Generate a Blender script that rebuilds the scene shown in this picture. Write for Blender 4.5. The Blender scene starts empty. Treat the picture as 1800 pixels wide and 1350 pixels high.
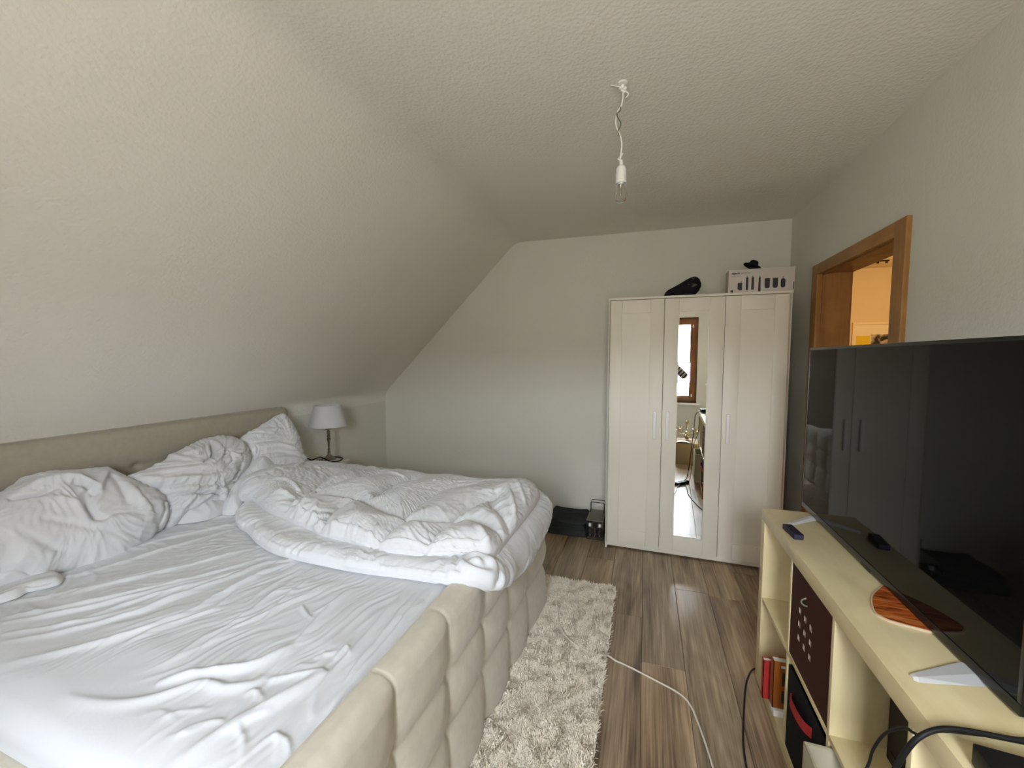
import bpy, bmesh, math, random, json
import numpy as np
from mathutils import Vector, Matrix

# ------------------------------------------------------------------ camera, sky, exposure
SC = bpy.context.scene
COL = SC.collection
cam_d = bpy.data.cameras.new('camera')
cam = bpy.data.objects.new('camera', cam_d)
COL.objects.link(cam)
cam_d.sensor_width = 36.0
cam_d.sensor_fit = 'HORIZONTAL'
cam_d.lens = 36.0 * 726.29 / 1800.0
cam_d.clip_start = 0.02
YAW, PITCH, ROLL, CAMH = -0.3122, -0.0650, 0.0023, 1.4626
fw = Vector((math.sin(YAW) * math.cos(PITCH), math.cos(YAW) * math.cos(PITCH), math.sin(PITCH)))
rt = Vector((math.cos(YAW), -math.sin(YAW), 0.0))
up = rt.cross(fw)
rt2 = math.cos(ROLL) * rt + math.sin(ROLL) * up
up2 = -math.sin(ROLL) * rt + math.cos(ROLL) * up
M = Matrix((rt2, up2, -fw)).transposed().to_4x4()
M.translation = Vector((0, 0, CAMH))
cam.matrix_world = M
SC.camera = cam

world = bpy.data.worlds.new('overcast_sky')
SC.world = world
world.use_nodes = True
wn = world.node_tree.nodes
wl_ = world.node_tree.links
wn.clear()
w_out = wn.new('ShaderNodeOutputWorld')
w_bg = wn.new('ShaderNodeBackground')
w_tc = wn.new('ShaderNodeTexCoord')
w_sep = wn.new('ShaderNodeSeparateXYZ')
w_ramp = wn.new('ShaderNodeValToRGB')
# overcast sky: a third as bright at the horizon as at the zenith, dark ground, roof band added above the horizon to favour low surfaces
_e = w_ramp.color_ramp.elements
_e[0].position, _e[0].color = 0.540, (0.17, 0.165, 0.15, 1)
_e[1].position, _e[1].color = 1.0, (0.87, 0.945, 1.0, 1)
_x = _e.new(0.558)
_x.color = (0.40, 0.43, 0.46, 1)
w_map = wn.new('ShaderNodeMapRange')
w_map.inputs['From Min'].default_value = -1
w_map.inputs['From Max'].default_value = 1
wl_.new(w_tc.outputs['Generated'], w_sep.inputs[0])
wl_.new(w_sep.outputs['Z'], w_map.inputs['Value'])
wl_.new(w_map.outputs[0], w_ramp.inputs[0])
wl_.new(w_ramp.outputs[0], w_bg.inputs['Color'])
wl_.new(w_bg.outputs[0], w_out.inputs['Surface'])
w_bg.inputs['Strength'].default_value = 40.0

vs = SC.view_settings
SC.display_settings.display_device = 'sRGB'
vs.view_transform = 'Standard'
vs.look = 'None'
vs.gamma = 1.0
vs.use_curve_mapping = False
vs.exposure = 1.72
SC.cycles.use_denoising = True
SC.cycles.use_adaptive_sampling = True
SC.cycles.adaptive_threshold = 0.05
SC.cycles.max_bounces = 8
SC.cycles.diffuse_bounces = 6
SC.cycles.glossy_bounces = 6
SC.cycles.transparent_max_bounces = 12
SC.cycles.sample_clamp_indirect = 8.0

# ------------------------------------------------------------------ room numbers (metres)
XR, YB, YR, XK, HC = 1.034, 3.70, -0.72, -2.59, 2.515
WIN_X0, WIN_X1, WIN_Z0, WIN_Z1 = -0.58, 0.552, 0.745, 2.09

# portal: helps the renderer sample the sky through the window opening
pd = bpy.data.lights.new('window_portal', 'AREA')
pd.shape = 'RECTANGLE'
pd.size, pd.size_y = WIN_X1 - WIN_X0, WIN_Z1 - WIN_Z0
pd.cycles.is_portal = True
po = bpy.data.objects.new('window_portal', pd)
COL.objects.link(po)
po.location = ((WIN_X0 + WIN_X1) / 2, YR - 0.26, (WIN_Z0 + WIN_Z1) / 2)
po.rotation_euler = (math.radians(90), 0, 0)
# the lamp burning in the hall beyond the door
hd = bpy.data.lights.new('hall_lamp_light', 'POINT')
hd.color = (1.0, 0.60, 0.24)
hd.energy = 9.0
hd.shadow_soft_size = 0.12
ho = bpy.data.objects.new('hall_lamp_light', hd)
COL.objects.link(ho)
ho.location = (2.45, 4.6, 2.15)

# ------------------------------------------------------------------ helpers
rng = np.random.RandomState(7)
random.seed(7)

def lin(r, g, b):
    f = lambda c: (c / 255 / 12.92) if c / 255 <= 0.04045 else ((c / 255 + 0.055) / 1.055) ** 2.4
    return (f(r), f(g), f(b), 1.0)

class NT:
    def __init__(s, name):
        s.m = bpy.data.materials.new(name)
        s.m.use_nodes = True
        s.n = s.m.node_tree.nodes
        s.l = s.m.node_tree.links
        s.b = s.n['Principled BSDF']
    def node(s, t, **kw):
        x = s.n.new(t)
        for k, v in kw.items():
            if k in x.inputs: x.inputs[k].default_value = v
            else: setattr(x, k, v)
        return x
    def link(s, a, b): s.l.new(a, b)

def mat(name, col, rough=0.6, metal=0.0, spec=0.5, bump=None, vary=None, sheen=0.0, coat=0.0, trans=0.0, ior=None):
    """bump=(scale, strength, distance, detail); vary=(scale, amount)"""
    t = NT(name)
    b = t.b
    b.inputs['Base Color'].default_value = col
    b.inputs['Roughness'].default_value = rough
    b.inputs['Metallic'].default_value = metal
    b.inputs['Specular IOR Level'].default_value = spec
    if sheen:
        b.inputs['Sheen Weight'].default_value = sheen
        b.inputs['Sheen Roughness'].default_value = 0.4
    if coat: b.inputs['Coat Weight'].default_value = coat
    if trans: b.inputs['Transmission Weight'].default_value = trans
    if ior: b.inputs['IOR'].default_value = ior
    tc = t.node('ShaderNodeTexCoord')
    if vary:
        nz = t.node('ShaderNodeTexNoise', Scale=vary[0], Detail=4.0)
        t.link(tc.outputs['Object'], nz.inputs['Vector'])
        mr = t.node('ShaderNodeMapRange')
        mr.inputs['To Min'].default_value = 1 - vary[1]
        mr.inputs['To Max'].default_value = 1 + vary[1]
        t.link(nz.outputs['Fac'], mr.inputs['Value'])
        mx = t.node('ShaderNodeMix', data_type='RGBA', blend_type='MULTIPLY')
        mx.inputs[0].default_value = 1.0
        mx.inputs[6].default_value = col
        t.link(mr.outputs[0], mx.inputs[7])
        t.link(mx.outputs[2], b.inputs['Base Color'])
    if bump:
        nz = t.node('ShaderNodeTexNoise', Scale=bump[0], Detail=bump[3] if len(bump) > 3 else 3.0)
        t.link(tc.outputs['Object'], nz.inputs['Vector'])
        bp = t.node('ShaderNodeBump', Strength=bump[1], Distance=bump[2])
        t.link(nz.outputs['Fac'], bp.inputs['Height'])
        t.link(bp.outputs[0], b.inputs['Normal'])
    return t.m

def wood(name, c1, c2, rough, axis='Y', stretch=14.0, scale=3.0, coat=0.0, bump=0.05, spec=0.5):
    t = NT(name)
    tc = t.node('ShaderNodeTexCoord')
    mp = t.node('ShaderNodeMapping')
    s = [stretch, stretch, stretch]
    s['XYZ'.index(axis)] = 1.0
    mp.inputs['Scale'].default_value = s
    t.link(tc.outputs['Object'], mp.inputs['Vector'])
    n1 = t.node('ShaderNodeTexNoise', Scale=scale, Detail=6.0, Roughness=0.6, Distortion=0.4)
    t.link(mp.outputs[0], n1.inputs['Vector'])
    n2 = t.node('ShaderNodeTexNoise', Scale=5.0, Detail=3.0, Distortion=0.8)
    t.link(tc.outputs['Object'], n2.inputs['Vector'])
    ad = t.node('ShaderNodeMath', operation='MULTIPLY_ADD')
    ad.inputs[1].default_value = 0.55
    t.link(n2.outputs['Fac'], ad.inputs[0])
    sc_ = t.node('ShaderNodeMath', operation='MULTIPLY')
    sc_.inputs[1].default_value = 0.5
    t.link(n1.outputs['Fac'], sc_.inputs[0])
    t.link(sc_.outputs[0], ad.inputs[2])
    rp = t.node('ShaderNodeValToRGB')
    rp.color_ramp.elements[0].position = 0.36
    rp.color_ramp.elements[0].color = c1
    rp.color_ramp.elements[1].position = 0.68
    rp.color_ramp.elements[1].color = c2
    t.link(ad.outputs[0], rp.inputs[0])
    t.link(rp.outputs[0], t.b.inputs['Base Color'])
    t.b.inputs['Roughness'].default_value = rough
    t.b.inputs['Specular IOR Level'].default_value = spec
    if coat: t.b.inputs['Coat Weight'].default_value = coat
    bp = t.node('ShaderNodeBump', Strength=bump, Distance=0.002)
    t.link(n1.outputs['Fac'], bp.inputs['Height'])
    t.link(bp.outputs[0], t.b.inputs['Normal'])
    return t.m

def mk(name, verts, faces, m, parent=None, smooth=False, loc=None):
    me = bpy.data.meshes.new(name)
    me.from_pydata([tuple(v) for v in verts], [], faces)
    if m is not None: me.materials.append(m)
    if smooth: me.polygons.foreach_set('use_smooth', [True] * len(me.polygons))
    me.update()
    o = bpy.data.objects.new(name, me)
    COL.objects.link(o)
    if parent is not None: o.parent = parent
    if loc is not None: o.location = loc
    return o

def mkbm(name, bm, m, parent=None, smooth=False, autos=None):
    bmesh.ops.recalc_face_normals(bm, faces=bm.faces)
    me = bpy.data.meshes.new(name)
    bm.to_mesh(me)
    bm.free()
    for x in (m if isinstance(m, (list, tuple)) else [m]): me.materials.append(x)
    if smooth or autos is not None:
        me.polygons.foreach_set('use_smooth', [True] * len(me.polygons))
        if autos is not None: me.set_sharp_from_angle(angle=autos)
    me.update()
    o = bpy.data.objects.new(name, me)
    COL.objects.link(o)
    if parent is not None: o.parent = parent
    return o

def addbox(bm, lo, hi, bev=0.0, seg=2, mtx=None):
    lo, hi = Vector(lo), Vector(hi)
    r = bmesh.ops.create_cube(bm, size=1.0)
    vs_ = r['verts']
    c, s = (lo + hi) / 2, hi - lo
    for v in vs_: v.co = Vector((v.co.x * s.x, v.co.y * s.y, v.co.z * s.z)) + c
    if bev > 0:
        es = list({e for v in vs_ for e in v.link_edges})
        rr = bmesh.ops.bevel(bm, geom=es, offset=bev, segments=seg, affect='EDGES', profile=0.6)
        vs_ = list({v for f in rr['faces'] for v in f.verts} | {v for v in vs_ if v.is_valid})
    if mtx is not None: bmesh.ops.transform(bm, matrix=mtx, verts=vs_)
    return vs_

def box(name, lo, hi, m, parent=None, bev=0.0, seg=2, mtx=None):
    bm = bmesh.new()
    addbox(bm, lo, hi, bev, seg, mtx)
    return mkbm(name, bm, m, parent, autos=math.radians(40) if bev else None)

def boxes(name, lst, m, parent=None, bev=0.0):
    bm = bmesh.new()
    for lo, hi in lst: addbox(bm, lo, hi, bev)
    return mkbm(name, bm, m, parent, autos=math.radians(40) if bev else None)

def spline(pts, per=8, closed=False):
    P = np.array(pts, float)
    n = len(P)
    out = []
    for i in range(n if closed else n - 1):
        if closed: p0, p1, p2, p3 = P[(i - 1) % n], P[i], P[(i + 1) % n], P[(i + 2) % n]
        else: p0, p1, p2, p3 = P[max(i - 1, 0)], P[i], P[i + 1], P[min(i + 2, n - 1)]
        for k in range(per):
            t = k / per
            out.append(0.5 * (2 * p1 + (p2 - p0) * t + (2 * p0 - 5 * p1 + 4 * p2 - p3) * t * t + (3 * p1 - p0 - 3 * p2 + p3) * t ** 3))
    if not closed: out.append(P[-1])
    return np.array(out)

def tube_geo(path, rad, seg=8):
    P = np.array(path, float)
    n = len(P)
    R = np.full(n, rad) if np.isscalar(rad) else np.array(rad, float)
    T = np.gradient(P, axis=0)
    T /= np.linalg.norm(T, axis=1)[:, None] + 1e-12
    ref = np.array([0, 0, 1.0]) if abs(T[0][2]) < 0.9 else np.array([1.0, 0, 0])
    nrm = np.cross(T[0], ref)
    nrm /= np.linalg.norm(nrm)
    V, Fc = [], []
    for i in range(n):
        nrm = nrm - T[i] * (nrm @ T[i])
        nrm /= np.linalg.norm(nrm) + 1e-12
        bi = np.cross(T[i], nrm)
        for k in range(seg):
            a = 2 * math.pi * k / seg
            V.append(P[i] + R[i] * (math.cos(a) * nrm + math.sin(a) * bi))
    for i in range(n - 1):
        for k in range(seg):
            a, b = i * seg + k, i * seg + (k + 1) % seg
            Fc.append((a, b, b + seg, a + seg))
    Fc.append(tuple(range(seg))[::-1])
    Fc.append(tuple((n - 1) * seg + k for k in range(seg)))
    return V, Fc

def tube(name, pts, rad, m, parent=None, seg=8, per=6, sm=True):
    path = spline(pts, per) if per > 1 else np.array(pts, float)
    V, Fc = tube_geo(path, rad, seg)
    return mk(name, V, Fc, m, parent, smooth=sm)

def tubes(name, lst, m, parent=None, seg=6, per=1):
    V, Fc = [], []
    for pts, r in lst:
        path = spline(pts, per) if per > 1 else np.array(pts, float)
        v, f = tube_geo(path, r, seg)
        o = len(V)
        V += v
        Fc += [tuple(i + o for i in q) for q in f]
    return mk(name, V, Fc, m, parent, smooth=True)

def lathe(name, prof, m, parent=None, seg=32, c=(0, 0, 0), sharp=35, cap=True):
    V, Fc = [], []
    n = len(prof)
    for r, z in prof:
        for k in range(seg):
            a = 2 * math.pi * k / seg
            V.append((c[0] + r * math.cos(a), c[1] + r * math.sin(a), c[2] + z))
    for i in range(n - 1):
        for k in range(seg):
            a, b = i * seg + k, i * seg + (k + 1) % seg
            Fc.append((a, b, b + seg, a + seg))
    if cap:
        if prof[0][0] > 1e-5: Fc.append(tuple(range(seg))[::-1])
        if prof[-1][0] > 1e-5: Fc.append(tuple((n - 1) * seg + k for k in range(seg)))
    o = mk(name, V, Fc, m, parent, smooth=True)
    o.data.set_sharp_from_angle(angle=math.radians(sharp))
    return o

def tag(o, label, cat, group=None, kind=None):
    o['label'] = label
    o['category'] = cat
    if group: o['group'] = group
    if kind: o['kind'] = kind
    return o

def thing(name, label, cat, loc=(0, 0, 0), rz=0.0, group=None):
    o = bpy.data.objects.new(name, None)
    o.empty_display_size = 0.05
    COL.objects.link(o)
    o.location = loc
    o.rotation_euler = (0, 0, rz)
    return tag(o, label, cat, group)

def struct(o):
    o['kind'] = 'structure'
    return o

# ---- numpy noise
_perm = np.random.RandomState(3).permutation(256)
_perm = np.concatenate([_perm, _perm, _perm])
_ga = np.random.RandomState(5).rand(256) * 2 * np.pi
def pnoise(x, y, seed=0):
    x = np.asarray(x, float) + seed * 17.31
    y = np.asarray(y, float) - seed * 9.77
    xi, yi = np.floor(x).astype(int), np.floor(y).astype(int)
    xf, yf = x - xi, y - yi
    u, v = xf ** 3 * (xf * (xf * 6 - 15) + 10), yf ** 3 * (yf * (yf * 6 - 15) + 10)
    def g(ix, iy, fx, fy):
        a = _ga[_perm[_perm[ix & 255] + (iy & 255)]]
        return np.cos(a) * fx + np.sin(a) * fy
    n00, n10 = g(xi, yi, xf, yf), g(xi + 1, yi, xf - 1, yf)
    n01, n11 = g(xi, yi + 1, xf, yf - 1), g(xi + 1, yi + 1, xf - 1, yf - 1)
    return (n00 * (1 - u) + n10 * u) * (1 - v) + (n01 * (1 - u) + n11 * u) * v

def ridged(x, y, ang, f_across, f_along, seed=0, warp=0.5):
    """fold-like noise: crisp ridges that run along direction ang"""
    wx = x + warp * 0.12 * pnoise(x * 5, y * 5, seed + 3)
    wy = y + warp * 0.12 * pnoise(x * 5, y * 5, seed + 8)
    ca, sa = np.cos(ang), np.sin(ang)
    a = wx * ca + wy * sa
    b = -wx * sa + wy * ca
    n = pnoise(a * f_along, b * f_across, seed)
    r = 1 - np.abs(n) * 2.2
    r = np.clip(r, 0, 1)
    r = r * r * (3 - 2 * r) * (0.4 + 0.6 * r)
    m = np.clip(pnoise(x * 4.0, y * 4.0, seed + 21) * 1.6 + 0.45, 0, 1)
    return r * m

def fold_sum(X, Y, folds):
    """sum of traced folds: each (polyline, width mm, height mm), asymmetric, tapering to its ends"""
    Z = np.zeros_like(X)
    for pl, w, h in folds:
        w, h = w / 1000.0, h / 1000.0
        P = spline([(p[0], p[1]) for p in pl], 5)
        seg = np.linalg.norm(np.diff(P, axis=0), axis=1)
        L = np.concatenate([[0], np.cumsum(seg)])
        mrg = 4 * w
        idx = np.where((X > P[:, 0].min() - mrg) & (X < P[:, 0].max() + mrg) & (Y > P[:, 1].min() - mrg) & (Y < P[:, 1].max() + mrg))[0]
        if len(idx) == 0: continue
        x, y = X[idx], Y[idx]
        best = np.full(len(idx), 1e9)
        sgn = np.zeros(len(idx))
        tt = np.zeros(len(idx))
        for i in range(len(P) - 1):
            ax, ay = P[i]
            dx, dy = P[i + 1] - P[i]
            l2 = dx * dx + dy * dy + 1e-12
            t = np.clip(((x - ax) * dx + (y - ay) * dy) / l2, 0, 1)
            ex, ey = x - ax - t * dx, y - ay - t * dy
            d = np.hypot(ex, ey)
            k = d < best
            best[k] = d[k]
            sgn[k] = np.sign(dx * ey - dy * ex)[k]
            tt[k] = ((L[i] + t * seg[i]) / L[-1])[k]
        ww = np.where(sgn > 0, w * 0.75, w * 1.25)
        Z[idx] += h * np.exp(-(best / ww) ** 2) * np.clip(np.sin(np.pi * np.clip(tt, 0.0, 1.0)), 0, 1) ** 0.45
    return Z

def seam_dist(X, Y, seams):
    best = np.full(X.shape, 9.0)
    for s in seams:
        P = spline([(p[0], p[1]) for p in s], 4)
        for i in range(len(P) - 1):
            ax, ay = P[i]
            dx, dy = P[i + 1] - P[i]
            t = np.clip(((X - ax) * dx + (Y - ay) * dy) / (dx * dx + dy * dy + 1e-12), 0, 1)
            best = np.minimum(best, np.hypot(X - ax - t * dx, Y - ay - t * dy))
    return best

def puffy(name, outline, height, m, parent=None, nr=60, nt=260, R=0.1, tb=0.02, back_rings=6, place=None, center=None, gather=None):
    """closed soft body: star-shaped outline in its own (u, v); height(U, V, D, H) gives the front surface;
    place(u, v, h) maps to metres"""
    O = spline(outline, 12, closed=True)
    seg = np.linalg.norm(np.roll(O, -1, 0) - O, axis=1)
    L = np.concatenate([[0], np.cumsum(seg)])
    t = np.linspace(0, L[-1], nt, endpoint=False)
    B = np.stack([np.interp(t, L, np.append(O[:, k], O[0, k])) for k in (0, 1)], 1)
    c = np.array(center) if center is not None else B.mean(0)
    rr = np.sin(np.linspace(0, 1, nr + 1)[1:] * math.pi / 2)
    U = c[0] + rr[:, None] * (B[None, :, 0] - c[0])
    V = c[1] + rr[:, None] * (B[None, :, 1] - c[1])
    U, V = U.ravel(), V.ravel()
    D = np.full(U.shape, 9.0)
    for b in B: D = np.minimum(D, np.hypot(U - b[0], V - b[1]))
    D[-nt:] = 0
    H = np.sqrt(np.clip(1 - (1 - np.clip(D / R, 0, 1)) ** 2, 0, 1))
    Z = height(U, V, D, H)
    cu = np.array([c[0]]); cv = np.array([c[1]])
    verts = [place(c[0], c[1], float(Z[:nt].mean()))]
    G = np.array([place(a, b, z) for a, b, z in zip(U, V, Z)]).reshape(nr, nt, 3)
    if gather is not None:
        # creases pushed along the surface normal so that steep sides crumple too
        gr = np.gradient(G, axis=0)
        gt = np.roll(G, -1, 1) - np.roll(G, 1, 1)
        N = np.cross(gr, gt)
        N /= np.linalg.norm(N, axis=2)[:, :, None] + 1e-12
        if N[: nr // 2, :, :].reshape(-1, 3).mean(0) @ (np.array(place(c[0], c[1], 1.0)) - np.array(place(c[0], c[1], 0.0))) < 0: N = -N
        T = np.broadcast_to(t[None, :], (nr, nt)).ravel()
        dsp = gather(T, D, U, V) * np.clip(D / 0.004, 0, 1)
        G += N * dsp.reshape(nr, nt, 1)
    verts += [tuple(q) for q in G.reshape(-1, 3)]
    faces = [(0, 1 + k, 1 + (k + 1) % nt) for k in range(nt)]
    for i in range(nr - 1):
        for k in range(nt):
            a, b = 1 + i * nt + k, 1 + i * nt + (k + 1) % nt
            faces.append((a, a + nt, b + nt, b))
    rim = 1 + (nr - 1) * nt
    prev = rim
    for j in range(1, back_rings + 1):
        q = math.cos(j / (back_rings + 1) * math.pi / 2)
        s0 = len(verts)
        for b in B:
            verts.append(place(c[0] + q * (b[0] - c[0]), c[1] + q * (b[1] - c[1]), -tb * math.sqrt(1 - q ** 4)))
        for k in range(nt):
            a, b2 = prev + k, prev + (k + 1) % nt
            faces.append((a, s0 + k, s0 + (k + 1) % nt, b2))
        prev = s0
    verts.append(place(c[0], c[1], -tb))
    e = len(verts) - 1
    for k in range(nt): faces.append((prev + (k + 1) % nt, prev + k, e))
    return mk(name, verts, faces, m, parent, smooth=True)

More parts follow.
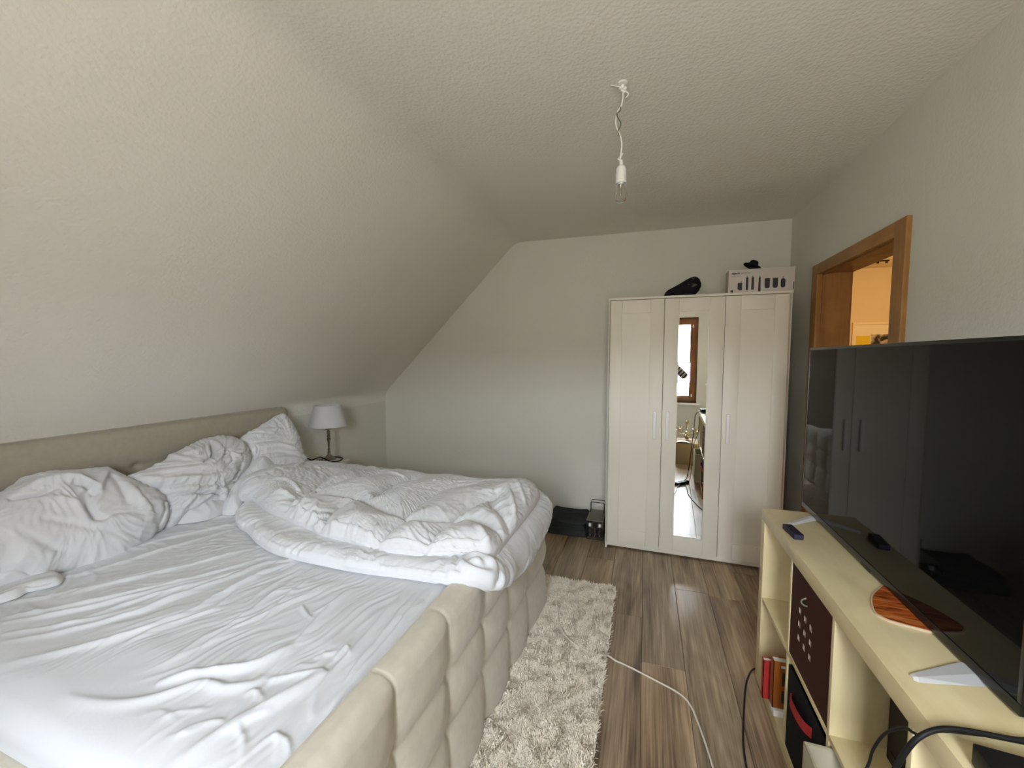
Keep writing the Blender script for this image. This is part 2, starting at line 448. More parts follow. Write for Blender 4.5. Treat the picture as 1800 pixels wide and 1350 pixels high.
# traced fold and outline coordinates (metres)
DATA = json.loads('''{"sheet":[[[[-1.668,0.599],[-1.586,0.663],[-1.487,0.757],[-1.429,0.856],[-1.405,0.94],[-1.413,1.015],[-1.4,1.141],[-1.407,1.261]],16,11],[[[-1.791,0.646],[-1.683,0.735],[-1.588,0.845],[-1.538,1.007],[-1.51,1.087],[-1.458,1.202]],13,8],[[[-1.911,0.692],[-1.779,0.811],[-1.667,0.964],[-1.573,1.076],[-1.515,1.183]],13,7],[[[-2.069,0.753],[-1.946,0.856],[-1.846,1.005],[-1.76,1.167]],14,7],[[[-1.84,0.665],[-1.702,0.773],[-1.597,0.892],[-1.547,0.971]],9,5],[[[-1.429,0.72],[-1.419,0.815],[-1.372,0.901],[-1.355,0.971],[-1.388,1.09]],11,6],[[[-1.218,0.718],[-1.24,0.826],[-1.222,0.904],[-1.229,0.998],[-1.239,1.139],[-1.235,1.296]],12,6],[[[-1.186,0.748],[-1.205,0.86],[-1.181,0.957],[-1.144,1.071],[-1.126,1.108],[-1.087,1.225]],10,5],[[[-1.183,0.684],[-1.123,0.731],[-1.059,0.765],[-1.005,0.802],[-0.979,0.851],[-0.965,0.898]],17,14],[[[-1.368,0.59],[-1.279,0.595],[-1.196,0.615],[-1.141,0.648],[-1.107,0.683],[-1.067,0.718],[-0.994,0.729],[-0.947,0.761],[-0.945,0.789]],17,12],[[[-0.935,0.811],[-0.953,0.886],[-0.979,1.01],[-0.998,1.134],[-1.001,1.217]],12,8],[[[-0.917,0.78],[-0.856,0.818],[-0.799,0.855]],11,8],[[[-0.915,0.558],[-0.9,0.599],[-0.874,0.667],[-0.839,0.738],[-0.817,0.795],[-0.799,0.855]],22,15],[[[-0.661,0.624],[-0.678,0.69],[-0.705,0.849],[-0.715,1.033],[-0.737,1.286]],10,7],[[[-0.683,0.695],[-0.728,0.878],[-0.737,1.001],[-0.763,1.243]],10,7],[[[-0.719,0.718],[-0.768,0.794],[-0.78,0.921],[-0.788,1.046],[-0.806,1.246]],10,7],[[[-0.978,0.599],[-0.953,0.631],[-0.924,0.651],[-0.901,0.651]],9,7],[[[-0.998,0.586],[-0.952,0.614],[-0.934,0.64]],8,5],[[[-1.068,0.604],[-1.031,0.645],[-0.97,0.672]],8,4],[[[-0.864,0.653],[-0.819,0.632],[-0.782,0.596]],8,7],[[[-0.769,0.667],[-0.722,0.657],[-0.69,0.626]],9,8],[[[-0.78,0.62],[-0.774,0.653],[-0.764,0.669]],8,6],[[[-0.807,0.892],[-0.808,0.944],[-0.773,0.918]],7,6],[[[-1.099,1.07],[-1.004,1.015]],8,5],[[[-1.029,1.041],[-0.993,1.105],[-1.005,1.181]],9,5],[[[-0.867,0.882],[-0.841,0.901],[-0.818,0.925]],8,4],[[[-0.715,0.618],[-0.743,0.65],[-0.774,0.666]],8,6],[[[-0.935,0.723],[-0.919,0.744],[-0.874,0.727]],10,6],[[[-1.106,0.606],[-1.077,0.63],[-1.013,0.622]],9,4],[[[-0.876,0.626],[-0.857,0.672],[-0.825,0.712]],9,5],[[[-0.885,0.846],[-0.839,0.871],[-0.875,0.98]],9,4],[[[-2.108,0.851],[-2.031,1.024],[-1.964,1.243],[-1.877,1.495]],13,7],[[[-2.122,1.071],[-2.098,1.255],[-1.926,1.526]],12,6],[[[-1.936,0.826],[-1.839,0.977],[-1.726,1.154],[-1.614,1.34]],12,7],[[[-1.952,0.708],[-1.824,0.819],[-1.674,0.993],[-1.57,1.147],[-1.491,1.311]],13,8],[[[-1.731,0.734],[-1.645,0.921],[-1.538,1.089],[-1.45,1.292]],12,7],[[[-2.197,1.436],[-2.095,1.543],[-2.001,1.587]],10,5],[[[-2.161,1.294],[-2.025,1.402],[-1.938,1.546]],10,5],[[[-1.499,1.128],[-1.453,1.244],[-1.397,1.277],[-1.317,1.335]],11,6],[[[-1.415,1.03],[-1.402,1.16],[-1.372,1.27]],11,6],[[[-1.277,1.019],[-1.289,1.144],[-1.27,1.259]],10,5],[[[-1.144,0.972],[-1.183,1.106],[-1.183,1.231]],10,5]],"left":{"o":[-2.22,1.1,0.64],"U":[0.0,1.0,0.0],"V":[-0.698,0.0,0.716],"N":[0.716,-0.0,0.698],"outline":[[-0.284,0.31],[-0.183,0.358],[-0.069,0.406],[0.054,0.389],[0.158,0.361],[0.185,0.29],[0.223,0.215],[0.278,0.145],[0.28,0.054],[0.24,-0.016],[0.197,-0.029],[0.154,-0.057],[0.016,-0.092],[-0.084,-0.082],[-0.161,-0.058],[-0.228,-0.069],[-0.308,-0.048],[-0.396,0.004],[-0.401,0.163]],"folds":[[[[-0.206,0.27],[-0.13,0.294],[-0.053,0.284],[-0.005,0.246],[0.009,0.172]],22,26],[[[-0.225,0.256],[-0.159,0.237],[-0.095,0.243]],14,-22],[[[-0.048,0.253],[-0.014,0.22],[-0.006,0.158]],14,-26],[[[0.096,0.281],[0.048,0.226],[0.006,0.173]],14,18],[[[-0.024,0.195],[-0.044,0.127],[-0.038,0.067],[-0.001,0.04]],18,-24],[[[0.127,0.195],[0.124,0.092],[0.163,-0.009]],22,14],[[[0.1,0.258],[0.093,0.146],[0.075,0.073]],20,-12],[[[0.237,0.087],[0.219,0.008],[0.177,-0.026]],12,-18],[[[-0.317,0.001],[-0.249,-0.034],[-0.203,-0.092]],12,-22],[[[-0.333,-0.054],[-0.283,-0.055],[-0.247,-0.057]],12,-20],[[[-0.188,0.122],[-0.106,0.064],[-0.017,0.001],[0.095,-0.036]],18,-8],[[[-0.247,0.085],[-0.178,0.006],[-0.066,-0.065]],20,-8],[[[-0.065,0.025],[0.028,0.036],[0.109,-0.003]],18,9],[[[-0.135,0.204],[-0.068,0.138],[-0.069,0.046]],20,9]]},"mid":{"o":[-2.27,1.6,0.64],"U":[0.0,1.0,0.0],"V":[-0.423,0.0,0.906],"N":[0.906,-0.0,0.423],"outline":[[-0.315,0.25],[-0.231,0.268],[-0.161,0.289],[-0.067,0.33],[0.031,0.359],[0.099,0.373],[0.182,0.37],[0.273,0.326],[0.299,0.225],[0.246,0.126],[0.156,0.062],[0.091,-0.004],[0.026,-0.066],[-0.075,-0.049],[-0.153,-0.027],[-0.212,-0.043],[-0.25,-0.018],[-0.248,0.085],[-0.298,0.162]],"folds":[[[[0.1,0.346],[0.036,0.252],[-0.043,0.215]],13,-24],[[[0.115,0.332],[0.073,0.243],[-0.022,0.194]],14,18],[[[-0.23,0.241],[-0.116,0.21],[0.058,0.173]],18,14],[[[0.187,0.205],[0.155,0.135],[0.073,0.073],[-0.012,0.058]],14,-20],[[[-0.318,0.194],[-0.172,0.168],[-0.007,0.128],[0.14,0.139]],18,13],[[[-0.341,0.166],[-0.213,0.143],[-0.02,0.091],[0.083,0.101]],13,-10],[[[-0.246,0.112],[-0.118,0.073],[0.005,0.027]],13,-22],[[[-0.147,-0.013],[-0.103,0.039],[-0.025,0.022]],12,14],[[[-0.088,0.323],[-0.024,0.298],[0.055,0.333]],15,10],[[[0.122,0.264],[0.116,0.189],[0.038,0.146]],12,-13],[[[-0.219,-0.004],[-0.278,-0.017]],12,-20],[[[0.099,0.259],[0.156,0.212],[0.185,0.171]],11,12]]},"corner":{"o":[-2.33,2.15,0.64],"U":[0.0,1.0,0.0],"V":[-0.319,0.0,0.948],"N":[0.948,-0.0,0.319],"outline":[[-0.22,0.32],[-0.12,0.358],[-0.023,0.382],[0.041,0.413],[0.093,0.43],[0.134,0.408],[0.164,0.322],[0.177,0.243],[0.161,0.139],[0.171,0.082],[0.287,-0.044],[0.113,-0.08],[-0.099,-0.015],[-0.25,0.03],[-0.299,0.117],[-0.271,0.238]],"folds":[[[[-0.305,0.22],[-0.262,0.13],[-0.131,0.025]],13,-22],[[[-0.247,0.297],[-0.111,0.331],[0.024,0.32]],12,12],[[[-0.269,0.223],[-0.077,0.228],[0.054,0.15]],13,10],[[[-0.264,0.278],[-0.16,0.257],[-0.0,0.249]],10,-9],[[[-0.257,0.186],[-0.096,0.172],[0.055,0.112]],13,-8],[[[0.025,0.408],[-0.034,0.318],[-0.157,0.268]],11,10],[[[-0.233,0.146],[-0.043,0.123],[0.075,0.081]],13,9]]},"duvet_seams":[[[-1.644,1.618],[-1.666,1.765],[-1.651,1.885],[-1.597,2.172]],[[-1.443,1.733],[-1.317,1.75],[-1.34,1.873],[-1.358,2.013],[-1.325,2.155]],[[-1.03,1.594],[-1.048,1.815],[-1.045,1.97],[-0.974,2.11]],[[-0.808,1.62],[-0.786,1.787],[-0.714,1.974]],[[-1.666,1.66],[-1.535,1.728],[-1.375,1.719],[-1.2,1.65],[-1.025,1.586],[-0.916,1.584],[-0.808,1.62],[-0.699,1.656],[-0.605,1.615],[-0.508,1.55],[-0.427,1.448]],[[-1.33,1.429],[-1.394,1.608],[-1.351,1.734]],[[-1.0,1.314],[-1.009,1.385],[-1.002,1.574]],[[-0.798,1.3],[-0.804,1.5],[-0.781,1.61]],[[-1.696,1.701],[-1.722,1.802],[-1.849,2.088]],[[-0.714,1.974],[-0.696,1.838],[-0.553,1.685],[-0.436,1.5]]],"duvet_wr":[[[[-0.702,2.084],[-0.599,1.871],[-0.493,1.67],[-0.434,1.559]],12,12],[[[-0.663,2.125],[-0.529,1.894],[-0.452,1.719]],12,11],[[[-0.592,2.12],[-0.494,1.905],[-0.448,1.757]],12,10],[[[-0.654,1.549],[-0.554,1.461],[-0.47,1.434]],13,12],[[[-0.577,1.425],[-0.514,1.419],[-0.441,1.417]],12,-10],[[[-0.605,1.615],[-0.495,1.509],[-0.434,1.472]],12,12],[[[-0.819,1.94],[-0.768,1.982],[-0.716,2.025]],11,9],[[[-1.579,2.178],[-1.449,2.149],[-1.343,2.149]],11,9],[[[-1.017,1.309],[-1.063,1.398],[-1.056,1.45]],12,8],[[[-0.956,1.329],[-0.91,1.303],[-0.82,1.306]],12,8],[[[-1.968,1.842],[-2.011,1.962],[-2.156,2.144]],12,10],[[[-1.944,1.729],[-1.865,1.755],[-1.685,1.679]],13,12],[[[-1.799,1.616],[-1.68,1.606],[-1.647,1.641]],12,14],[[[-1.64,1.505],[-1.595,1.542],[-1.59,1.612]],12,-12],[[[-1.497,1.411],[-1.542,1.516],[-1.551,1.601]],12,12],[[[-1.329,1.36],[-1.428,1.472],[-1.491,1.576]],12,12],[[[-1.185,1.312],[-1.262,1.416],[-1.35,1.498]],13,10],[[[-1.631,1.445],[-1.61,1.494],[-1.608,1.583]],12,10],[[[-1.643,1.772],[-1.611,1.839],[-1.576,1.972]],12,8]],"duvet_lw":[[[[-1.076,1.267],[-1.081,1.343],[-1.052,1.38]],9,6],[[[-0.973,1.241],[-0.996,1.306],[-0.981,1.363]],9,6],[[[-1.258,1.259],[-1.261,1.326],[-1.23,1.395]],9,5],[[[-1.185,1.244],[-1.194,1.32],[-1.176,1.368]],9,5],[[[-0.867,1.276],[-0.86,1.325],[-0.858,1.364]],9,6],[[[-0.772,1.33],[-0.701,1.378],[-0.651,1.406]],10,6],[[[-1.357,1.266],[-1.339,1.359],[-1.329,1.425]],9,4],[[[-1.093,1.237],[-1.098,1.311],[-1.116,1.388]],9,5],[[[-0.598,1.399],[-0.557,1.437],[-0.506,1.382],[-0.503,1.328]],9,9],[[[-0.558,1.377],[-0.535,1.396],[-0.514,1.357],[-0.537,1.339]],8,-9],[[[-0.601,1.363],[-0.575,1.419],[-0.516,1.426]],9,7]]}''')

# ------------------------------------------------------------------ materials
def plaster(name, col, s1, st1, s2, st2):
    t = NT(name)
    tc = t.node('ShaderNodeTexCoord')
    a = t.node('ShaderNodeTexNoise', Scale=s1, Detail=5.0, Roughness=0.6)
    b = t.node('ShaderNodeTexVoronoi', Scale=s2, feature='SMOOTH_F1')
    for x in (a, b): t.link(tc.outputs['Object'], x.inputs['Vector'])
    b1 = t.node('ShaderNodeBump', Strength=st1, Distance=0.004)
    b2 = t.node('ShaderNodeBump', Strength=st2, Distance=0.006)
    t.link(a.outputs['Fac'], b1.inputs['Height'])
    t.link(b.outputs['Distance'], b2.inputs['Height'])
    t.link(b1.outputs[0], b2.inputs['Normal'])
    t.link(b2.outputs[0], t.b.inputs['Normal'])
    n = t.node('ShaderNodeTexNoise', Scale=1.3, Detail=2.0)
    t.link(tc.outputs['Object'], n.inputs['Vector'])
    r = t.node('ShaderNodeMix', data_type='RGBA')
    t.link(n.outputs['Fac'], r.inputs[0])
    r.inputs[6].default_value = tuple(c * 0.97 for c in col[:3]) + (1,)
    r.inputs[7].default_value = tuple(min(1, c * 1.03) for c in col[:3]) + (1,)
    t.link(r.outputs[2], t.b.inputs['Base Color'])
    t.b.inputs['Roughness'].default_value = 0.9
    t.b.inputs['Specular IOR Level'].default_value = 0.2
    return t.m

WALLC = (0.69, 0.68, 0.605, 1)
M_wall = plaster('wall_paint', WALLC, 70, 0.20, 120, 0.10)
M_ceil = plaster('rough_ceiling_plaster', (0.78, 0.76, 0.685, 1), 62, 0.50, 85, 0.28)
M_white = mat('white_lacquer', (0.75, 0.71, 0.605, 1), 0.42, spec=0.4)
M_whiteplastic = mat('white_plastic', (0.78, 0.77, 0.74, 1), 0.35)
M_beech = wood('beech_veneer', (0.27, 0.120, 0.028, 1), (0.42, 0.205, 0.058, 1), 0.45, 'Z', 18, 2.5)
M_beech_y = wood('beech_veneer_along', (0.27, 0.120, 0.028, 1), (0.42, 0.205, 0.058, 1), 0.45, 'Y', 18, 2.5)
M_birch = wood('birch_veneer', (0.64, 0.53, 0.295, 1), (0.80, 0.69, 0.42, 1), 0.38, 'Y', 5, 2.0, bump=0.02)
M_winwood = wood('window_wood', (0.13, 0.045, 0.012, 1), (0.26, 0.10, 0.03, 1), 0.35, 'Z', 16, 2.5)
M_velvet = mat('beige_velvet', (0.575, 0.535, 0.445, 1), 0.85, spec=0.2, sheen=0.3, vary=(38, 0.10), bump=(260, 0.10, 0.002, 2))
M_velvet_head = mat('beige_velvet_dark', (0.36, 0.325, 0.255, 1), 0.85, spec=0.2, sheen=0.2, vary=(38, 0.10), bump=(260, 0.10, 0.002, 2))  # copy of the beige velvet in a darker tone, for the headboard
M_sheet = mat('white_jersey', (0.64, 0.655, 0.685, 1), 0.9, spec=0.15, sheen=0.15, bump=(160, 0.10, 0.002, 3))
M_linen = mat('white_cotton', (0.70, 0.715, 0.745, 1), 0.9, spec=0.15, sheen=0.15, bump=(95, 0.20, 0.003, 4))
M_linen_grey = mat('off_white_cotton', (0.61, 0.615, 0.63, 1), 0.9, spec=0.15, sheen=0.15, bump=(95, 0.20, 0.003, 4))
M_pile = mat('cream_pile', (0.84, 0.78, 0.67, 1), 0.95, spec=0.1, vary=(9, 0.10))
M_pilebase = mat('cream_pile_ground', (0.60, 0.54, 0.45, 1), 0.95, spec=0.1, vary=(40, 0.25))
M_black = mat('black_plastic', (0.010, 0.0095, 0.010, 1), 0.5, spec=0.25)
M_blackcloth = mat('black_cloth', (0.010, 0.010, 0.012, 1), 0.9, spec=0.2, bump=(300, 0.2, 0.002, 2))
M_screen = mat('dark_glass_screen', (0.004, 0.004, 0.004, 1), 0.03, spec=0.13)
M_bezel = mat('black_bezel', (0.008, 0.008, 0.008, 1), 0.25)
M_silver = mat('brushed_silver', (0.72, 0.72, 0.73, 1), 0.35, metal=0.25)
M_brass = mat('polished_brass', (0.50, 0.40, 0.22, 1), 0.25, metal=1.0)
M_pewter = mat('aged_silver', (0.42, 0.38, 0.32, 1), 0.3, metal=1.0)
M_shade = mat('white_linen_shade', (0.60, 0.60, 0.61, 1), 0.85, spec=0.2, bump=(400, 0.12, 0.001, 2))
M_mirror = mat('silvered_mirror', (0.93, 0.94, 0.92, 1), 0.0, metal=1.0)
M_navy = mat('navy_plastic', (0.010, 0.010, 0.026, 1), 0.5, spec=0.3)
M_redbox = mat('dark_red_board', (0.050, 0.011, 0.008, 1), 0.6, spec=0.2)
M_red = mat('red_cover', (0.46, 0.035, 0.03, 1), 0.45)
M_orange = mat('orange_cover', (0.30, 0.085, 0.012, 1), 0.4)
M_paper = mat('white_paper', (0.78, 0.77, 0.74, 1), 0.7)
M_card = mat('white_carton', (0.56, 0.515, 0.47, 1), 0.6)
M_ink = mat('charcoal_print', (0.022, 0.022, 0.024, 1), 0.6)
M_inkgrey = mat('grey_print', (0.20, 0.19, 0.18, 1), 0.6)
M_cardboard = mat('brown_cardboard', (0.30, 0.215, 0.125, 1), 0.8, vary=(6, 0.06))
M_charcoal = mat('charcoal_felt', (0.030, 0.032, 0.031, 1), 0.95, spec=0.15, vary=(30, 0.15), bump=(120, 0.25, 0.003, 3))
M_greymetal = mat('grey_metal', (0.16, 0.15, 0.125, 1), 0.45, metal=0.6)
M_darkwire = mat('dark_wire', (0.05, 0.05, 0.048, 1), 0.4, metal=0.7)
M_darkglass = mat('dark_glass', (0.03, 0.022, 0.020, 1), 0.08, spec=0.8)
M_bin = mat('cream_fabric_box', (0.50, 0.455, 0.33, 1), 0.85, spec=0.2, bump=(220, 0.15, 0.002, 2))
M_pale = mat('pale_grey_cloth', (0.50, 0.48, 0.41, 1), 0.9, spec=0.2, bump=(150, 0.2, 0.002, 3))
M_cablewhite = mat('white_cable', (0.72, 0.66, 0.58, 1), 0.45)
M_cablegrey = mat('grey_cable', (0.10, 0.10, 0.085, 1), 0.45)
M_hallwall = plaster('hall_wall_paint', (0.70, 0.62, 0.48, 1), 70, 0.25, 120, 0.1)
M_blind = mat('pleated_blind', (0.70, 0.64, 0.72, 1), 0.8)
_n, _l = M_blind.node_tree.nodes, M_blind.node_tree.links
_t = _n.new('ShaderNodeBsdfTranslucent'); _t.inputs['Color'].default_value = (0.62, 0.54, 0.62, 1)
_m = _n.new('ShaderNodeMixShader'); _m.inputs[0].default_value = 0.6
_l.new(_n['Principled BSDF'].outputs[0], _m.inputs[1]); _l.new(_t.outputs[0], _m.inputs[2]); _l.new(_m.outputs[0], _n['Material Output'].inputs['Surface'])
M_under = mat('floor_underlay', (0.02, 0.015, 0.01, 1), 0.9)

def thin_glass(name, refl):
    t = NT(name)
    t.n.remove(t.b)
    o = t.n['Material Output']
    tr = t.node('ShaderNodeBsdfTransparent')
    gl = t.node('ShaderNodeBsdfGlossy')
    gl.inputs['Roughness'].default_value = 0.01
    lw = t.node('ShaderNodeLayerWeight')
    lw.inputs['Blend'].default_value = refl
    mx = t.node('ShaderNodeMixShader')
    t.link(lw.outputs['Fresnel'], mx.inputs[0])
    t.link(tr.outputs[0], mx.inputs[1])
    t.link(gl.outputs[0], mx.inputs[2])
    t.link(mx.outputs[0], o.inputs['Surface'])
    return t.m
M_pane = thin_glass('window_glass', 0.12)
M_bulbglass = thin_glass('bulb_glass', 0.22)

def floor_mat():
    t = NT('walnut_laminate')
    tc = t.node('ShaderNodeTexCoord')
    oi = t.node('ShaderNodeObjectInfo')
    off = t.node('ShaderNodeVectorMath', operation='SCALE')
    cmb = t.node('ShaderNodeCombineXYZ')
    t.link(oi.outputs['Random'], cmb.inputs[0])
    t.link(oi.outputs['Random'], cmb.inputs[1])
    t.link(cmb.outputs[0], off.inputs[0])
    off.inputs['Scale'].default_value = 37.0
    ad = t.node('ShaderNodeVectorMath', operation='ADD')
    t.link(tc.outputs['Object'], ad.inputs[0])
    t.link(off.outputs[0], ad.inputs[1])
    def mapped(sx, sy):
        m = t.node('ShaderNodeMapping')
        m.inputs['Scale'].default_value = (sx, sy, 1)
        t.link(ad.outputs[0], m.inputs['Vector'])
        return m
    fine = t.node('ShaderNodeTexNoise', Scale=9.0, Detail=6.0, Roughness=0.55)
    t.link(mapped(13, 0.30).outputs[0], fine.inputs['Vector'])
    broad = t.node('ShaderNodeTexNoise', Scale=2.2, Detail=4.0, Distortion=0.8)
    t.link(mapped(4.5, 0.55).outputs[0], broad.inputs['Vector'])
    # cathedral grain: rings of a stretched noise field
    fld = t.node('ShaderNodeTexNoise', Scale=1.3, Detail=1.0)
    t.link(mapped(3.4, 0.5).outputs[0], fld.inputs['Vector'])
    mul = t.node('ShaderNodeMath', operation='MULTIPLY')
    mul.inputs[1].default_value = 95.0
    t.link(fld.outputs['Fac'], mul.inputs[0])
    sn = t.node('ShaderNodeMath', operation='SINE')
    t.link(mul.outputs[0], sn.inputs[0])
    # knots
    kn = t.node('ShaderNodeTexVoronoi', Scale=1.7)
    t.link(mapped(2.2, 1).outputs[0], kn.inputs['Vector'])
    kr = t.node('ShaderNodeMapRange')
    kr.inputs['From Min'].default_value = 0.02
    kr.inputs['From Max'].default_value = 0.12
    kr.inputs['To Min'].default_value = 0.45
    t.link(kn.outputs['Distance'], kr.inputs['Value'])
    s1 = t.node('ShaderNodeMath', operation='MULTIPLY_ADD')
    s1.inputs[1].default_value = 0.042
    t.link(sn.outputs[0], s1.inputs[0])
    t.link(fine.outputs['Fac'], s1.inputs[2])
    s2 = t.node('ShaderNodeMath', operation='ADD')
    t.link(s1.outputs[0], s2.inputs[0])
    t.link(broad.outputs['Fac'], s2.inputs[1])
    rp = t.node('ShaderNodeValToRGB')
    e = rp.color_ramp.elements
    e[0].position, e[0].color = 0.33, (0.105, 0.070, 0.043, 1)
    e[1].position, e[1].color = 0.68, (0.50, 0.385, 0.255, 1)
    x = e.new(0.5)
    x.color = (0.290, 0.208, 0.132, 1)
    hf = t.node('ShaderNodeMath', operation='MULTIPLY')
    hf.inputs[1].default_value = 0.5
    t.link(s2.outputs[0], hf.inputs[0])
    t.link(hf.outputs[0], rp.inputs[0])
    m1 = t.node('ShaderNodeMix', data_type='RGBA', blend_type='MULTIPLY')
    m1.inputs[0].default_value = 1
    t.link(rp.outputs[0], m1.inputs[6])
    t.link(kr.outputs[0], m1.inputs[7])
    m2 = t.node('ShaderNodeMix', data_type='RGBA', blend_type='MULTIPLY')
    m2.inputs[0].default_value = 1
    t.link(m1.outputs[2], m2.inputs[6])
    t.link(oi.outputs['Color'], m2.inputs[7])
    t.link(m2.outputs[2], t.b.inputs['Base Color'])
    rr = t.node('ShaderNodeMapRange')
    rr.inputs['To Min'].default_value = 0.24
    rr.inputs['To Max'].default_value = 0.36
    t.link(fine.outputs['Fac'], rr.inputs['Value'])
    t.link(rr.outputs[0], t.b.inputs['Roughness'])
    bp = t.node('ShaderNodeBump', Strength=0.10, Distance=0.0015)
    t.link(s1.outputs[0], bp.inputs['Height'])
    t.link(bp.outputs[0], t.b.inputs['Normal'])
    return t.m
M_floor = floor_mat()

# ------------------------------------------------------------------ the room
fl = struct(box('floor', (XK - 0.15, YR - 0.3, -0.12), (XR + 0.17, YB + 0.12, -0.014), M_under))
def plank(x0, x1, y0, y1, tone):
    g, c = 0.0006, 0.0016
    x0, x1, y0, y1 = x0 + g, x1 - g, y0 + g, y1 - g
    V = [(x0, y0, -0.013), (x1, y0, -0.013), (x1, y1, -0.013), (x0, y1, -0.013),
         (x0, y0, -c), (x1, y0, -c), (x1, y1, -c), (x0, y1, -c),
         (x0 + c, y0 + c, 0), (x1 - c, y0 + c, 0), (x1 - c, y1 - c, 0), (x0 + c, y1 - c, 0)]
    Fc = [(8, 9, 10, 11)] + [(k, (k + 1) % 4, 4 + (k + 1) % 4, 4 + k) for k in range(4)] + [(4 + k, 4 + (k + 1) % 4, 8 + (k + 1) % 4, 8 + k) for k in range(4)]
    o = mk('plank', V, Fc, M_floor, fl)
    o.color = tone
    return o
known = {-1: 2.356, 0: 2.000, 1: 2.728, 2: 1.42, -2: 2.98}
for k in range(-14, 6):
    x0, x1 = 0.013 + 0.1955 * k, 0.013 + 0.1955 * (k + 1)
    x0, x1 = max(x0, XK + 0.002), min(x1, XR - 0.002)
    if x1 - x0 < 0.01: continue
    j = known.get(k, rng.uniform(1.0, 2.2))
    j0 = j - 1.285 * math.ceil((j - YR) / 1.285)
    ys = [YR + 0.002]
    y = j0
    while y < YB - 0.02:
        if y > YR + 0.03: ys.append(y)
        y += 1.285
    ys.append(YB - 0.002)
    for a, b in zip(ys[:-1], ys[1:]):
        f = rng.uniform(0.84, 1.10)
        plank(x0, x1, a, b, (f * rng.uniform(0.97, 1.04), f, f * rng.uniform(0.93, 1.06), 1))

struct(box('wall_back', (XK - 0.2, YB, -0.1), (XR + 0.18, YB + 0.12, 2.75), M_wall))
struct(box('wall_left', (XK - 0.16, YR - 0.26, -0.1), (XK, YB + 0.01, 1.0), M_wall))
# sloping roof side and flat ceiling in one plastered skin, soft at the two bends
def arc(c, r, a0, a1, n=7):
    return [(c[0] + r * math.cos(math.radians(a0 + (a1 - a0) * i / n)), c[1] + r * math.sin(math.radians(a0 + (a1 - a0) * i / n))) for i in range(n + 1)]
sl = math.radians(45.1)
kz, cx = 1.088, -1.165
def bend(p, d0, d1, r):
    d0, d1 = Vector(d0).normalized(), Vector(d1).normalized()
    th = d0.angle(d1)
    l = r * math.tan(th / 2)
    a, b = Vector(p) - d0 * l, Vector(p) + d1 * l
    out = []
    for i in range(9):
        t = i / 8
        out.append(tuple((1 - t) ** 2 * a + 2 * t * (1 - t) * Vector(p) + t * t * b))
    return out
dsl = (cx - XK, HC - kz)
prof = [(XK, 0.999)] + bend((XK, kz), (0, 1), dsl, 0.12) + bend((cx, HC), dsl, (1, 0), 0.20) + [(XR + 0.17, HC)]
outp = [(XR + 0.17, HC + 0.2), (cx - 0.1, HC + 0.2), (XK - 0.16, kz + 0.09), (XK - 0.16, 0.999)]
loop = prof + outp
n = len(loop)
V = [(x, YR - 0.26, z) for x, z in loop] + [(x, YB + 0.01, z) for x, z in loop]
Fc = [((i + 1) % n, i, n + i, n + (i + 1) % n) for i in range(n)]
o = struct(mk('ceiling', V, Fc, M_ceil, smooth=True))
o.data.set_sharp_from_angle(angle=math.radians(30))

DY0, DY1, DZ = 2.250, 3.100, 1.990          # clear opening of the doorway
XW = XR + 0.165
wr = struct(boxes('wall_right', [((XR, YR - 0.26, -0.1), (XW, DY0 - 0.015, HC + 0.02)), ((XR, DY1 + 0.015, -0.1), (XW, YB + 0.01, HC + 0.02)),
                                 ((XR, DY0 - 0.015, DZ + 0.015), (XW, DY1 + 0.015, HC + 0.02))], M_wall))
struct(boxes('wall_rear', [((XK - 0.16, YR - 0.26, -0.1), (WIN_X0, YR, HC + 0.1)), ((WIN_X1, YR - 0.26, -0.1), (XR + 0.01, YR, HC + 0.1)),
                           ((WIN_X0, YR - 0.26, -0.1), (WIN_X1, YR, WIN_Z0)), ((WIN_X0, YR - 0.26, WIN_Z1), (WIN_X1, YR, HC + 0.1))], M_wall))
# baseboards
struct(box('baseboard_back', (XK, YB - 0.014, 0.0), (XR, YB, 0.06), M_white, bev=0.003))
struct(box('baseboard_left', (XK, YR, 0.0), (XK + 0.014, YB - 0.014, 0.06), M_white, bev=0.003))
struct(boxes('baseboard_right', [((XR - 0.014, YR, 0.0), (XR, DY0 - 0.086, 0.06)), ((XR - 0.014, DY1 + 0.086, 0.0), (XR, YB - 0.014, 0.06))], M_white, bev=0.003))
struct(box('baseboard_rear', (XK + 0.014, YR, 0.0), (XR - 0.014, YR + 0.014, 0.06), M_white, bev=0.003))

# doorway: lining, architrave and stop
dr = bpy.data.objects.new('door_1', None)
COL.objects.link(dr)
struct(dr)
ow = 0.084
box('casing', (XR - 0.020, DY0 - ow, 0), (XR + 0.002, DY0 + 0.004, DZ + 0.062), M_beech, dr, bev=0.004)
box('casing', (XR - 0.020, DY1 - 0.004, 0), (XR + 0.002, DY1 + ow, DZ + 0.062), M_beech, dr, bev=0.004)
box('casing', (XR - 0.0195, DY0 - 0.002, DZ - 0.004), (XR + 0.002, DY1 + 0.002, DZ + 0.0615), M_beech_y, dr, bev=0.004)
box('door_lining', (XR - 0.004, DY0 - 0.014, 0), (XW + 0.004, DY0, DZ + 0.014), M_beech, dr)
box('door_lining', (XR - 0.004, DY1, 0), (XW + 0.004, DY1 + 0.014, DZ + 0.014), M_beech, dr)
box('door_lining', (XR - 0.004, DY0, DZ), (XW + 0.004, DY1, DZ + 0.014), M_beech_y, dr)
boxes('door_stop', [((XR + 0.010, DY0, 0), (XR + 0.022, DY0 + 0.010, DZ)), ((XR + 0.010, DY1 - 0.010, 0), (XR + 0.022, DY1, DZ)), ((XR + 0.010, DY0, DZ - 0.010), (XR + 0.022, DY1, DZ))], M_beech, dr)

